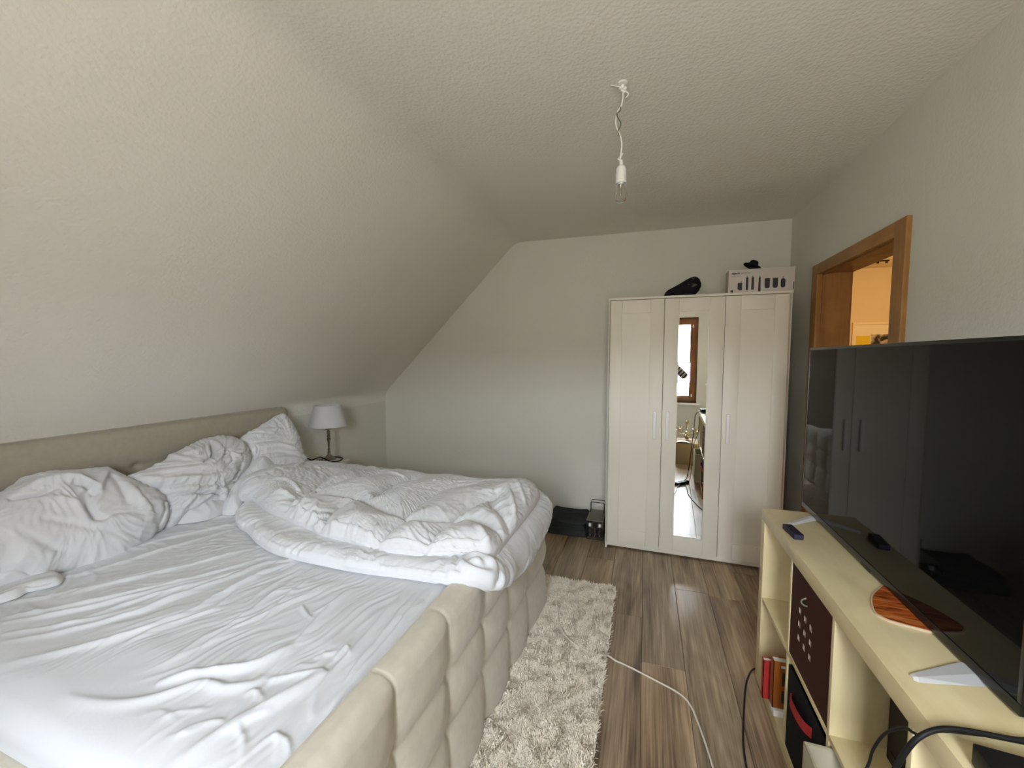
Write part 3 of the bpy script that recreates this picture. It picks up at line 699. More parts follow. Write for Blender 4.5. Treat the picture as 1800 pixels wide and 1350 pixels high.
# the hall beyond, lit by its own warm lamp
struct(box('floor_hall', (XW, 1.4, -0.12), (3.6, 6.0, 0.0), M_floor))
struct(box('wall_hall_far', (XR, 5.90, -0.1), (3.7, 6.02, 2.75), M_hallwall))
struct(box('wall_hall_side', (3.5, 1.4, -0.1), (3.62, 6.0, 2.75), M_hallwall))
struct(box('wall_hall_near', (XW, 1.3, -0.1), (3.6, 1.42, 2.75), M_hallwall))
struct(box('wall_hall_left', (XW - 0.1, YB + 0.10, -0.1), (XW, 5.95, 2.75), M_hallwall))
struct(box('ceiling_hall', (XW - 0.02, 1.3, 2.50), (3.65, 6.0, 2.70), M_hallwall))
hp = thing('framed_poster', 'framed poster with yellow blocks and a dark blotchy photo on the hall wall', 'picture', (2.66, 5.90, 1.45))
box('poster_sheet', (-0.33, -0.012, -0.40), (0.33, -0.006, 0.40), mat('poster_paper', (0.80, 0.76, 0.66, 1), 0.6), hp)
boxes('picture_frame', [((-0.352, -0.024, -0.424), (-0.328, 0, 0.424)), ((0.328, -0.024, -0.424), (0.352, 0, 0.424)), ((-0.33, -0.024, 0.40), (0.33, 0, 0.424)), ((-0.33, -0.024, -0.424), (0.33, 0, -0.40))],
      mat('pale_frame', (0.80, 0.72, 0.58, 1), 0.4), hp)
yel = mat('yellow_print', (0.72, 0.56, 0.02, 1), 0.6)
box('yellow_print', (-0.31, -0.0145, 0.06), (-0.18, -0.012, 0.27), yel, hp)
box('yellow_print', (0.12, -0.0145, 0.30), (0.31, -0.012, 0.37), yel, hp)
t = NT('blotchy_photo')
tc = t.node('ShaderNodeTexCoord')
nz = t.node('ShaderNodeTexNoise', Scale=11.0, Detail=3.0)
t.link(tc.outputs['Object'], nz.inputs['Vector'])
rp = t.node('ShaderNodeValToRGB')
rp.color_ramp.elements[0].position, rp.color_ramp.elements[0].color = 0.47, (0.010, 0.009, 0.008, 1)
rp.color_ramp.elements[1].position, rp.color_ramp.elements[1].color = 0.62, (0.55, 0.50, 0.42, 1)
t.link(nz.outputs['Fac'], rp.inputs[0])
t.link(rp.outputs[0], t.b.inputs['Base Color'])
box('photo_print', (-0.17, -0.0150, -0.20), (0.30, -0.012, 0.285), t.m, hp)
sp = thing('ceiling_spotlight', 'small black spotlight bar on the hall ceiling', 'lamp', (2.37, 5.46, 2.50))
box('bar', (-0.06, -0.010, -0.014), (0.06, 0.010, 0), M_black, sp, bev=0.003)
for x in (-0.038, 0.038):
    lathe('spot_head', [(0.006, -0.013), (0.010, -0.016), (0.013, -0.030), (0.011, -0.032)], M_black, sp, 12, (x, 0, 0))

# ------------------------------------------------------------------ window behind the photographer (seen in the wardrobe mirror)
wd = bpy.data.objects.new('window_1', None)
COL.objects.link(wd)
struct(wd)
fy0, fy1 = YR - 0.13, YR - 0.06
def frame_boxes(x0, x1, z0, z1, w, y0, y1):
    return [((x0, y0, z0), (x0 + w, y1, z1)), ((x1 - w, y0, z0), (x1, y1, z1)), ((x0 + w - .001, y0, z0), (x1 - w + .001, y1, z0 + w)), ((x0 + w - .001, y0, z1 - w), (x1 - w + .001, y1, z1))]
boxes('window_frame', frame_boxes(WIN_X0, WIN_X1, WIN_Z0, WIN_Z1, 0.05, fy0, fy1), M_winwood, wd, bev=0.004)
mid = (WIN_X0 + WIN_X1) / 2
for a, b in ((WIN_X0 + 0.035, mid - 0.001), (mid + 0.001, WIN_X1 - 0.035)):
    s = boxes('window_sash', frame_boxes(a, b, WIN_Z0 + 0.035, WIN_Z1 - 0.035, 0.078, fy0 + 0.02, fy1 + 0.018), M_winwood, wd, bev=0.006)
    box('window_pane', (a + 0.07, fy0 + 0.045, WIN_Z0 + 0.105), (b - 0.07, fy0 + 0.049, WIN_Z1 - 0.105), M_pane, s)
box('window_handle', (mid - 0.012, fy1 + 0.018, 1.40), (mid + 0.012, fy1 + 0.045, 1.52), M_silver, wd, bev=0.004)
struct(box('trim_1', (WIN_X0 - 0.05, YR - 0.058, WIN_Z0 - 0.03), (WIN_X1 + 0.05, YR + 0.045, WIN_Z0), M_whiteplastic, bev=0.004))
for i, (a, b) in enumerate(((WIN_X0 + 0.095, mid - 0.062), (mid + 0.062, WIN_X1 - 0.095))):
    side = 'on the casement beside the cardboard box' if i else 'on the casement nearer the bed'
    bl = thing('pleated_blind', 'white pleated half-height blind ' + side, 'blind', ((a + b) / 2, fy1 + 0.030, 1.055), 0, 'pleated blinds')
    w2 = (b - a) / 2
    npl = 12
    V, Fc = [], []
    for q in range(npl * 2 + 1):
        yy = 0.008 * (1 if q % 2 else -1)
        V += [(-w2, yy - 0.0007, 0.012 + q * 0.31 / (npl * 2)), (w2, yy - 0.0007, 0.012 + q * 0.31 / (npl * 2))]
    nb = len(V)
    V += [(x, y + 0.0014, z) for x, y, z in V]
    for q in range(npl * 2):
        Fc += [(2 * q, 2 * q + 1, 2 * q + 3, 2 * q + 2), (nb + 2 * q + 2, nb + 2 * q + 3, nb + 2 * q + 1, nb + 2 * q)]
    mk('pleated_fabric', V, Fc, M_blind, bl)
    box('rail', (-w2, -0.010, 0), (w2, 0.010, 0.012), M_whiteplastic, bl)
    box('rail', (-w2, -0.010, 0.322), (w2, 0.010, 0.334), M_whiteplastic, bl)
    for z in (1.93, 0.84):
        box('clip', (w2 + 0.012, -0.012, z - 1.055), (w2 + 0.028, 0.012, z - 1.055 + 0.045), M_whiteplastic, bl)
kb = lathe('wall_knob', [(0.018, 0), (0.018, 0.004), (0.010, 0.010), (0.009, 0.03), (0.019, 0.036), (0.021, 0.05), (0.012, 0.058), (0, 0.059)], M_whiteplastic, None, 20)
kb.location = (0.69, YR, 1.044)
kb.rotation_euler = (math.radians(-90), 0, 0)
tag(kb, 'small white round knob on the wall beside the window', 'knob')
# ------------------------------------------------------------------ wardrobe
WYAW = -0.0283
WX, WY = -0.2687, 3.1781
cw, sw = math.cos(WYAW), math.sin(WYAW)
def wpt(d, y, z=0.0): return (WX + d * cw - y * sw, WY + d * sw + y * cw, z)
wa = thing('wardrobe', 'tall white three-door wardrobe with mirrored middle door in the far corner', 'wardrobe', (WX, WY, 0), WYAW)
WD = 0.475
box('side_panel', (0, 0.0, 0), (0.016, WD, 1.884), M_white, wa, bev=0.001)
box('side_panel', (1.154, 0.0, 0), (1.17, WD, 1.884), M_white, wa, bev=0.001)
box('top_panel', (-0.003, -0.004, 1.884), (1.173, WD, 1.90), M_white, wa, bev=0.0015)
box('bottom_panel', (0.016, 0.018, 0.045), (1.154, WD - 0.01, 0.061), M_white, wa)
box('plinth', (0.016, 0.020, 0.012), (1.154, 0.036, 0.045), M_white, wa, bev=0.001)
box('back_panel', (0.014, WD - 0.006, 0.04), (1.156, WD - 0.001, 1.884), M_white, wa)
box('partition', (0.775, 0.022, 0.061), (0.789, WD - 0.01, 1.884), M_white, wa)
DZ0, DZ1 = 0.047, 1.8805
for i in range(3):
    d0 = 0.0025 + i * 0.3893
    dwid = 0.3865
    dn = bpy.data.objects.new('door', None)
    COL.objects.link(dn)
    dn.parent = wa
    dn.location = (d0, 0, 0)
    if i == 1: dn['label'] = 'middle door with tall mirror'
    s0 = 0.094
    for a, b in ((0, s0), (dwid - s0, dwid)):
        box('stile', (a, 0.0, DZ0), (b, 0.018, DZ1), M_white, dn, bev=0.0012)
    for a, b in ((DZ0, 0.158), (1.786, DZ1)):
        box('rail', (s0 + 0.0006, 0.0004, a), (dwid - s0 - 0.0006, 0.018, b), M_white, dn, bev=0.0012)
    if i == 1:
        box('mirror_panel', (s0 - 0.001, 0.0062, 0.156), (dwid - s0 + 0.001, 0.010, 1.788), M_mirror, dn)
        box('backing', (s0 - 0.002, 0.0102, 0.15), (dwid - s0 + 0.002, 0.016, 1.79), M_white, dn)
        boxes('mirror_bead', frame_boxes(s0 + 0.0005, dwid - s0 - 0.0005, 0.1585, 1.7855, 0.004, 0.003, 0.0065), M_white, dn)
    else:
        box('panel', (s0 - 0.001, 0.0075, 0.156), (dwid - s0 + 0.001, 0.014, 1.788), M_white, dn)
    hx = 0.338 if i == 0 else 0.036
    hb = bmesh.new()
    addbox(hb, (hx - 0.011, -0.026, 0.868), (hx + 0.011, -0.013, 1.074), 0.004, 3)
    addbox(hb, (hx - 0.005, -0.014, 0.885), (hx + 0.005, 0.001, 0.900), 0.001)
    addbox(hb, (hx - 0.005, -0.014, 1.042), (hx + 0.005, 0.001, 1.057), 0.001)
    mkbm('handle', hb, M_whiteplastic, dn, autos=math.radians(40))

# peaked black cap on the wardrobe
cp = thing('peaked_cap', 'black leather peaked cap with a faint winged emblem on top of the white wardrobe', 'cap', wpt(0.385, 0.10, 1.90), WYAW)
tt = np.array([0, .03, .10, .25, .4, .55, .7, .80, .88, .95, 1.0])
top = np.array([.018, .036, .052, .070, .090, .113, .132, .138, .135, .120, .086])
bot = np.array([.004, .002, .002, .002, .002, .002, .002, .006, .020, .040, .070])
wid = np.array([.020, .045, .066, .082, .092, .098, .100, .098, .084, .055, .020])
V, Fc = [], []
NS = 24
ti = np.sin(np.linspace(0, 1, 34) * math.pi / 2) * 0.5 + (1 - np.cos(np.linspace(0, 1, 34) * math.pi / 2)) * 0.5
for q in ti:
    x = 0.246 * q
    a, b, w = np.interp(q, tt, top), np.interp(q, tt, bot), np.interp(q, tt, wid)
    for k in range(NS):
        an = 2 * math.pi * k / NS
        ca, sa_ = math.cos(an), math.sin(an)
        V.append((x, w * math.copysign(abs(ca) ** 0.8, ca), (a + b) / 2 + (a - b) / 2 * math.copysign(abs(sa_) ** 0.8, sa_)))
for i in range(len(ti) - 1):
    for k in range(NS):
        a, b = i * NS + k, i * NS + (k + 1) % NS
        Fc.append((a, a + NS, b + NS, b))
Fc += [tuple(range(NS)), tuple((len(ti) - 1) * NS + k for k in range(NS))[::-1]]
mk('crown', V, Fc, M_blackcloth, cp, smooth=True)
# head band and visor under the crown
bm = bmesh.new()
r = bmesh.ops.create_cone(bm, cap_ends=True, segments=32, radius1=0.088, radius2=0.094, depth=0.036)
bmesh.ops.scale(bm, vec=(1.08, 0.98, 1), verts=bm.verts)
bmesh.ops.translate(bm, vec=(0.115, 0, 0.019), verts=bm.verts)
mkbm('band', bm, M_blackcloth, cp, autos=math.radians(35))
visor = [(-0.012 + 0.07 * math.sin(a) ** 2 * 0 + 0.055 * (1 - math.cos(a * 1.0)) * 0.5, 0.07 * math.sin(a)) for a in np.linspace(-1.4, 1.4, 15)]
V = [(x, y, 0.004) for x, y in visor] + [(0.07, y * 0.95, 0.020) for x, y in visor]
nb = len(V)
V += [(x, y, z + 0.003) for x, y, z in V]
nv = len(visor)
Fc = [(i, i + 1, nv + i + 1, nv + i) for i in range(nv - 1)] + [(nb + i + 1, nb + i, nb + nv + i, nb + nv + i + 1) for i in range(nv - 1)] + [(i + 1, i, nb + i, nb + i + 1) for i in range(nv - 1)]
mk('visor', V, Fc, M_black, cp)
em = mat('dull_pink_thread', (0.075, 0.055, 0.055, 1), 0.7)
def emblem(name, pts, y, m, par):
    n_ = len(pts)
    V = [(x, y, z) for x, z in pts] + [(x, y + 0.012, z) for x, z in pts]
    Fc = [tuple(range(n_))] + [tuple(range(n_, 2 * n_))[::-1]] + [(i, (i + 1) % n_, n_ + (i + 1) % n_, n_ + i) for i in range(n_)]
    bm = bmesh.new()
    vv = [bm.verts.new(v) for v in V]
    for f_ in Fc: bm.faces.new([vv[i] for i in f_])
    return mkbm(name, bm, m, par)
emblem('winged_badge', [(.150, .075), (.163, .066), (.176, .060), (.184, .052), (.192, .056), (.200, .060), (.215, .068), (.200, .076), (.190, .074), (.184, .080), (.176, .075)], -0.0985, em, cp)
emblem('crossed_badge', [(.180, .103), (.187, .108), (.181, .118), (.190, .112), (.199, .121), (.194, .110), (.200, .102), (.190, .107)], -0.087, em, cp)
lathe('stud', [(0.005, 0), (0.004, 0.003), (0, 0.004)], M_silver, cp, 10, (0.045, -0.068, 0.028))

# white carton with printed attachments, hat on it
cb = thing('white_carton', 'white product carton printed with a row of dark brush attachments on the wardrobe', 'box', wpt(0.985, 0.065, 1.90), WYAW)
CW, CH = 0.385, 0.153
box('carton_body', (-CW / 2, -0.065, 0), (CW / 2, 0.075, CH), M_card, cb, bev=0.0015)
def px2c(x, y):     # proportions of the carton's front: 0..1 from left, 0..1 from bottom
    return (-CW / 2 + x * CW, y * CH)
def print_poly(name, pts, m):
    pts = [px2c(*p) for p in pts]
    n_ = len(pts)
    V = [(x, -0.0658, z) for x, z in pts] + [(x, -0.0645, z) for x, z in pts]
    Fc = [tuple(range(n_))] + [(i + 1 if i + 1 < n_ else 0, i, n_ + i, n_ + (i + 1) % n_) for i in range(n_)]
    return mk(name, V, Fc, m, cb)
def pr(x0, x1, y0, y1): return [(x0, y0), (x1, y0), (x1, y1), (x0, y1)]
print_poly('attachment_print', [(.145, .13), (.165, .13), (.165, .10), (.215, .10), (.215, .42), (.145, .42)], M_ink)
print_poly('attachment_print', pr(.190, .205, .42, .50), M_inkgrey)
for x in (.29, .375):
    print_poly('attachment_print', [(x - .020, .10), (x + .020, .10), (x + .018, .64), (x - .018, .64)], M_ink)
    print_poly('attachment_print', [(x - .012, .64), (x + .012, .64), (x, .73)], M_inkgrey)
print_poly('attachment_print', [(.458, .01), (.502, .01), (.498, .05), (.494, .62), (.466, .62), (.462, .05)], M_ink)
print_poly('attachment_print', [(.468, .62), (.492, .62), (.480, .72)], M_inkgrey)
for x in (.595, .715):
    print_poly('attachment_print', [(x - .022, .14), (x + .022, .14), (x + .038, .19), (x + .040, .56), (x - .040, .56), (x - .038, .19)], M_ink)
print_poly('attachment_print', [(.810, .14), (.848, .14), (.864, .21), (.864, .46), (.848, .52), (.812, .52), (.796, .46), (.796, .21)], M_ink)
print_poly('attachment_print', pr(.822, .836, .52, .60), M_inkgrey)
print_poly('corner_print', pr(.035, .075, .02, .12), M_ink)
print_poly('side_strip_print', pr(.978, .990, .05, .36), M_ink)
def text(name, s, size, m, par, loc, rot, bold=0.0):
    c = bpy.data.curves.new(name, 'FONT')
    c.body = s
    c.size = size
    c.extrude = 0.0003
    c.offset = bold
    c.materials.append(m)
    tmp = bpy.data.objects.new(name, c)
    COL.objects.link(tmp)
    me = bpy.data.meshes.new_from_object(tmp)
    bpy.data.objects.remove(tmp)
    o = bpy.data.objects.new(name, me)
    COL.objects.link(o)
    o.parent = par
    o.location = loc
    o.rotation_euler = rot
    return o
x, z = px2c(.045, .80)
text('lettering', 'dyson', 0.021, M_ink, cb, (x, -0.0655, z), (math.radians(90), 0, 0), 0.0006)
text('lettering', 'airwrap', 0.018, M_inkgrey, cb, (x + 0.057, -0.0655, z + 0.0007), (math.radians(90), 0, 0))
x, z = px2c(.045, .695)
text('lettering', 'multi-styler', 0.012, M_inkgrey, cb, (x, -0.0655, z), (math.radians(90), 0, 0))

ht = thing('black_hat', 'small black hat tilted on top of the white printed carton', 'hat', wpt(0.945, 0.085, 1.90 + CH), WYAW)
hm = Matrix.Rotation(math.radians(24), 4, 'Y') @ Matrix.Rotation(math.radians(-8), 4, 'X')
def lathe_m(name, prof, m, par, mtx, seg=24, sc=(1, 1, 1)):
    o = lathe(name, prof, m, par, seg)
    for v in o.data.vertices: v.co = mtx @ Vector((v.co.x * sc[0], v.co.y * sc[1], v.co.z * sc[2]))
    return o
lathe_m('brim', [(0.020, 0.0), (0.045, -0.001), (0.058, 0.004), (0.059, 0.007), (0.045, 0.003), (0.024, 0.006)], M_blackcloth, ht, Matrix.Translation((0, 0, 0.026)) @ hm, 28, (1, 0.85, 1))
lathe_m('crown', [(0.032, 0.0), (0.031, 0.018), (0.026, 0.038), (0.020, 0.044), (0.010, 0.040), (0, 0.038)], M_blackcloth, ht, Matrix.Translation((0, 0, 0.028)) @ hm, 24, (1, 0.85, 1))

# ------------------------------------------------------------------ bed
BX, BY, BYAW = -0.553, 2.335, -0.0283
BW, BL, BH, ST = 1.90, 2.03, 0.645, 0.620
bed = thing('upholstered_bed', 'wide beige velvet bed with tufted foot panel along the sloped wall', 'bed', (BX, BY, 0), BYAW)
cb_, sb_ = math.cos(BYAW), math.sin(BYAW)
def bedw(x, y, z): return (BX + x * cb_ - y * sb_, BY + x * sb_ + y * cb_, z)
def tufted(name, ylo, yhi, zb, zt, depth, cols, rows, par, seamtop=True, face=+1, x0=0.0, puff=0.030, m=None, dimples=()):
    """upholstered slab facing +x (face=1): bottom zb, top zt, thickness depth; seams at cols (y) and rows (z)"""
    r = 0.040
    path = []      # (x, z, nx, nz, face weight)
    for z in np.linspace(zb, zt - r, 96): path.append((0, z, 1, 0, 1.0))
    for a in np.linspace(0, 90, 15)[1:]:
        path.append((-r + r * math.cos(math.radians(a)), zt - r + r * math.sin(math.radians(a)), math.cos(math.radians(a)), math.sin(math.radians(a)), 1 - a / 90 * 0.75))
    for x in np.linspace(-r, -depth + 0.02, 7)[1:]: path.append((x, zt, 0, 1, 0.25))
    for a in np.linspace(90, 180, 6)[1:]:
        path.append((-depth + 0.02 + 0.02 * math.cos(math.radians(a)), zt - 0.02 + 0.02 * math.sin(math.radians(a)), math.cos(math.radians(a)), math.sin(math.radians(a)), 0))
    for z in np.linspace(zt - 0.03, zb, 5): path.append((-depth, z, -1, 0, 0))
    NY = int((yhi - ylo) / 0.0065)
    ys = np.linspace(ylo, yhi, NY)
    P = np.array(path)
    Y, I = np.meshgrid(ys, np.arange(len(P)), indexing='ij')
    X, Z, NX, NZ, W = [P[:, k][I] for k in range(5)]
    dy = np.min([np.abs(Y - c) for c in cols], axis=0) if len(cols) else np.full(Y.shape, 9.)
    dz = np.min([np.abs(Z - c) for c in rows], axis=0)
    # seams wander a little, cushions bulge between them
    h = (1 - np.exp(-dy / 0.050)) * (1 - np.exp(-dz / 0.045))
    tuft = np.exp(-(dy ** 2 + dz ** 2) / 0.022 ** 2)
    k = puff * h - 0.016 * tuft
    k = np.where(W < 0.97, puff * (1 - np.exp(-dy / 0.05)) * (1 - np.exp(-dz / 0.045)) * W * 0.8, k * W)
    topf = np.clip((Z - (zt - 0.13)) / 0.13, 0, 1)
    k *= 1 - 0.62 * topf
    k += -0.004 * np.exp(-(dy / 0.0035) ** 2) * (W > 0.02)
    edge = np.minimum(Y - ylo, yhi - Y)
    rc = 0.05
    inset = np.where(edge < rc, rc - np.sqrt(np.clip(rc ** 2 - (rc - edge) ** 2, 0, None)), 0) * (W > 0)
    k = k * np.clip(edge / 0.03, 0, 1)
    k += 0.0015 * pnoise(Y * 25, Z * 25, 4)
    X2 = x0 + face * (X + NX * k - inset * (NX > 0.01) * NX)
    Z2 = Z + NZ * k - inset * 0.4 * (NZ > 0.01) * NZ
    for c_ in dimples:
        X2 = X2 - face * 0.022 * np.exp(-(((Y - c_[0]) / 0.016) ** 2 + ((Z - c_[1]) / 0.014) ** 2)) * (NX > 0.9)
    V = np.stack([X2, Y, Z2], -1).reshape(-1, 3)
    m_ = len(P)
    Fc = []
    for i in range(NY - 1):
        for j in range(m_ - 1):
            a = i * m_ + j
            q = (a, a + m_, a + m_ + 1, a + 1)
            Fc.append(q if face > 0 else q[::-1])
    e0 = tuple(range(m_)); e1 = tuple((NY - 1) * m_ + j for j in range(m_))
    Fc += [e0[::-1] if face > 0 else e0, e1 if face > 0 else e1[::-1]]
    o = mk(name, V, Fc, m or M_velvet, par, smooth=True)
    return o
cols = [-0.330 - 0.285 * k for k in range(6)]
rows = [0.440, 0.247]
fp = tufted('foot_panel', -BW, 0, 0.03, BH, 0.085, cols, rows, bed)
for c in cols:
    for z in rows:
        b = lathe('button', [(0.010, 0), (0.0085, 0.004), (0.004, 0.006), (0, 0.0065)], M_velvet, fp, 10)
        for v in b.data.vertices: v.co = Vector((v.co.z - 0.0165, c + v.co.x, z + v.co.y))
hbcols = [-0.405 - 0.285 * k for k in range(6)]
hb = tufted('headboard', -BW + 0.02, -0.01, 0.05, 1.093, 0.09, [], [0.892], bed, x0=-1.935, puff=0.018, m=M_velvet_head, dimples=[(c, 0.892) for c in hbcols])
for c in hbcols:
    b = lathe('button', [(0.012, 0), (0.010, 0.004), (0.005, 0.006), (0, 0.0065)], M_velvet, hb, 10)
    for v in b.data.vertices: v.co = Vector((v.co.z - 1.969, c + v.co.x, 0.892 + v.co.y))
box('side_rail', (-1.94, -BW + 0.0, 0.03), (-0.08, -BW + 0.055, 0.53), M_velvet, bed, bev=0.02, seg=4)
box('side_rail', (-1.94, -0.055, 0.03), (-0.08, 0.0, 0.585), M_velvet, bed, bev=0.02, seg=4)
box('mattress', (-1.93, -BW + 0.10, 0.20), (-0.09, -0.06, 0.590), M_linen, bed, bev=0.03, seg=4)
for x in (-1.85, -0.12):
    for y in (-BW + 0.12, -0.12):
        box('leg', (x - 0.03, y - 0.03, 0.0), (x + 0.03, y + 0.03, 0.21), M_black, bed)

# fitted sheet: a fine height field over the mattress with every traced fold
sx0, sx1, sy0, sy1 = -1.932, -0.083, -BW + 0.045, -0.03
nx, ny = 380, 380
xs = np.linspace(sx0, sx1, nx)
ys = np.linspace(sy0, sy1, ny)
X, Y = np.meshgrid(xs, ys, indexing='ij')
x, y = X.ravel(), Y.ravel()
WXs = BX + x * cb_ - y * sb_
WYs = BY + x * sb_ + y * cb_
z = fold_sum(WXs, WYs, [(q, w * 0.82, h * 1.2) for q, w, h in DATA['sheet']])
# fine secondary wrinkles following the pull of the cloth
ang = 0.55 + 0.9 * np.clip((WXs + 2.2) / 1.6, 0, 1) + 0.25 * pnoise(WXs * 1.5, WYs * 1.5, 2)
z += 0.0050 * ridged(WXs, WYs, ang, 26, 3.2, 31, 0.6)
z += 0.0032 * ridged(WXs, WYs, ang + 0.2, 48, 7, 47, 0.6)
z += 0.0065 * np.clip(pnoise(WXs * 5, WYs * 5, 12) + 0.1, 0, 1)
z += 0.0025 * pnoise(WXs * 16, WYs * 16, 14)
edge = np.minimum(np.minimum(x - sx0, sx1 - x), np.minimum(y - sy0, sy1 - y))
e = np.clip(edge / 0.05, 0, 1)
zz = ST + z * np.clip(edge / 0.02, 0, 1) * (0.25 + 0.75 * np.clip((y - sy0 - 0.05) / 0.2, 0, 1)) - 0.030 * (1 - np.sqrt(np.clip(1 - (1 - e) ** 2, 0, 1)))
near = np.clip((sy0 + 0.12 - y) / 0.12, 0, 1)
zz -= 0.028 * near ** 2.0
V = np.stack([WXs, WYs, zz], 1)
Fc = [(i * ny + j, (i + 1) * ny + j, (i + 1) * ny + j + 1, i * ny + j + 1) for i in range(nx - 1) for j in range(ny - 1)]
# skirt down round the mattress and a closed underside
ring = [i * ny for i in range(nx)] + [(nx - 1) * ny + j for j in range(1, ny)] + [i * ny + ny - 1 for i in range(nx - 2, -1, -1)] + [j for j in range(ny - 2, 0, -1)]
base = len(V)
V = np.concatenate([V, np.stack([V[ring, 0], V[ring, 1], np.full(len(ring), 0.500)], 1)])
nr_ = len(ring)
Fc += [(ring[(k + 1) % nr_], ring[k], base + k, base + (k + 1) % nr_) for k in range(nr_)]
tag(mk('fitted_sheet', V, Fc, M_sheet, smooth=True), 'creased white fitted sheet stretched over the mattress', 'sheet')

# pillows
def pillow(name, key, label, m, tf, tb, R, seed, lift, wr):
    d = DATA[key]
    o, U, Vv, N = [np.array(d[k]) for k in ('o', 'U', 'V', 'N')]
    out = np.array(d['outline'])
    umin, umax, vmin, vmax = out[:, 0].min(), out[:, 0].max(), out[:, 1].min(), out[:, 1].max()
    def height(u, v, D, H):
        fv = (v - vmin) / (vmax - vmin)
        shape = 0.82 + 0.18 * np.sin(np.clip(fv, 0, 1) * math.pi) + lift * (0.5 - fv)
        hh = tf * H * shape
        hh += fold_sum(u, v, [(q, w * 0.8, h * 1.3) for q, w, h in d['folds']]) * np.clip(H * 1.3, 0, 1)
        a = 0.4 + 1.6 * pnoise(u * 2.2, v * 2.2, seed)
        hh += (wr * ridged(u, v, a, 17, 4.5, seed + 1, 0.8) + 0.5 * wr * ridged(u, v, a + 0.7, 34, 9, seed + 2, 0.8)) * np.clip(H * 1.4, 0, 1)
        hh += 0.014 * pnoise(u * 5.5, v * 5.5, seed + 5) * H
        # seam piping along the rim
        hh += 0.006 * np.exp(-((D - 0.006) / 0.006) ** 2)
        return hh
    def place(u, v, h):
        return tuple(o + u * U + v * Vv + h * N)
    gth = lambda T, D, u, v: np.clip(1 - D / 0.16, 0, 1) * wr * (1.1 * ridged(T, D, 1.4 + 0.7 * pnoise(T * 2, D * 3, seed), 13, 4, seed + 6, 0.8) + 0.5 * ridged(T, D, 1.2, 30, 8, seed + 7, 0.8)) + 0.35 * wr * ridged(u, v, 0.6 + 1.2 * pnoise(u * 2, v * 2, seed + 4), 26, 8, seed + 9, 0.9)
    ob = puffy(name, out, height, m, None, 84, 340, R, tb, 6, place, gather=gth)
    return tag(ob, label, 'pillow')
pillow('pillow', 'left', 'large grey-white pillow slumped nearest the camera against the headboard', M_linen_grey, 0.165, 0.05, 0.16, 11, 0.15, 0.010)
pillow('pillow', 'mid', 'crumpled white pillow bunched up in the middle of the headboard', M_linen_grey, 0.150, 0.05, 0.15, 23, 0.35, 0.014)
pillow('pillow', 'corner', 'white pillow standing with one corner pointing up beside the lamp', M_linen, 0.130, 0.035, 0.13, 37, 0.45, 0.013)

fl_ = [(-2.118, 0.92), (-2.05, 0.905), (-2.02, 0.88), (-2.035, 0.845), (-2.06, 0.815), (-2.045, 0.78), (-2.07, 0.70), (-2.10, 0.60), (-2.22, 0.60), (-2.25, 0.75), (-2.20, 0.88)]
fo = puffy('pillowcase_flap', fl_, lambda u, v, D, H: 0.020 * H + 0.012 * ridged(u, v, 1.3, 16, 4, 91, 0.8) * H, M_linen_grey, None, 24, 120, 0.022, 0.001, 3, lambda u, v, h: (u, v, 0.628 + h))
fo.parent = bpy.data.objects['pillow']
fl_ = [(-2.21, 1.40), (-2.13, 1.45), (-2.105, 1.52), (-2.125, 1.60), (-2.20, 1.67), (-2.29, 1.62), (-2.28, 1.47)]
fo = puffy('pillowcase_flap', fl_, lambda u, v, D, H: 0.060 * H + 0.022 * ridged(u, v, 0.9, 14, 5, 95, 0.9) * H + 0.02 * pnoise(u * 9, v * 9, 3) * H, M_linen_grey, None, 28, 120, 0.06, 0.001, 3, lambda u, v, h: (u, v, 0.628 + h))
fo.parent = bpy.data.objects['pillow.001']
fl_ = [(-2.085, 1.555), (-2.04, 1.60), (-2.10, 1.70), (-2.13, 1.80), (-2.14, 1.90), (-2.22, 2.02), (-2.36, 2.06), (-2.43, 1.95), (-2.37, 1.82), (-2.27, 1.70), (-2.17, 1.59)]
fo = puffy('pillowcase_flap', fl_, lambda u, v, D, H: (0.05 + 0.16 * np.clip((v - 1.56) / 0.35, 0, 1)) * H + 0.026 * ridged(u, v, 2.05, 17, 3.5, 97, 0.9) * H + 0.012 * ridged(u, v, 2.3, 34, 6, 99, 0.9) * H, M_linen, None, 40, 170, 0.09, 0.001, 3, lambda u, v, h: (u, v, 0.628 + h))
fo.parent = bpy.data.objects['pillow.002']

# duvet: folded over once, lower layer hanging over the foot panel
XE, RB = -0.612, 0.070
def drape(s, y, h, z0):
    if s <= XE: return (s, y, z0 + h)
    th = min((s - XE) / RB, math.radians(84))
    ext = max(0.0, (s - XE) - RB * math.radians(84))
    cx_, cz_ = XE + RB * math.sin(th), z0 - RB * (1 - math.cos(th))
    return (cx_ + ext * math.cos(th) + h * math.sin(th), y, cz_ - ext * math.sin(th) + h * math.cos(th))
low = [(-2.05, 1.72), (-2.03, 1.60), (-1.96, 1.515), (-1.86, 1.455), (-1.763, 1.419), (-1.62, 1.350), (-1.479, 1.303), (-1.35, 1.288), (-1.224, 1.283), (-1.009, 1.284),
       (-0.822, 1.302), (-0.70, 1.305), (-0.61, 1.315), (-0.545, 1.36), (-0.510, 1.435), (-0.470, 1.545), (-0.438, 1.68), (-0.425, 1.82), (-0.420, 2.00), (-0.425, 2.12), (-0.455, 2.24), (-0.53, 2.335), (-0.70, 2.36),
       (-1.0, 2.355), (-1.3, 2.355), (-1.6, 2.355), (-1.9, 2.35), (-2.1, 2.32), (-2.17, 2.15), (-2.13, 1.90)]
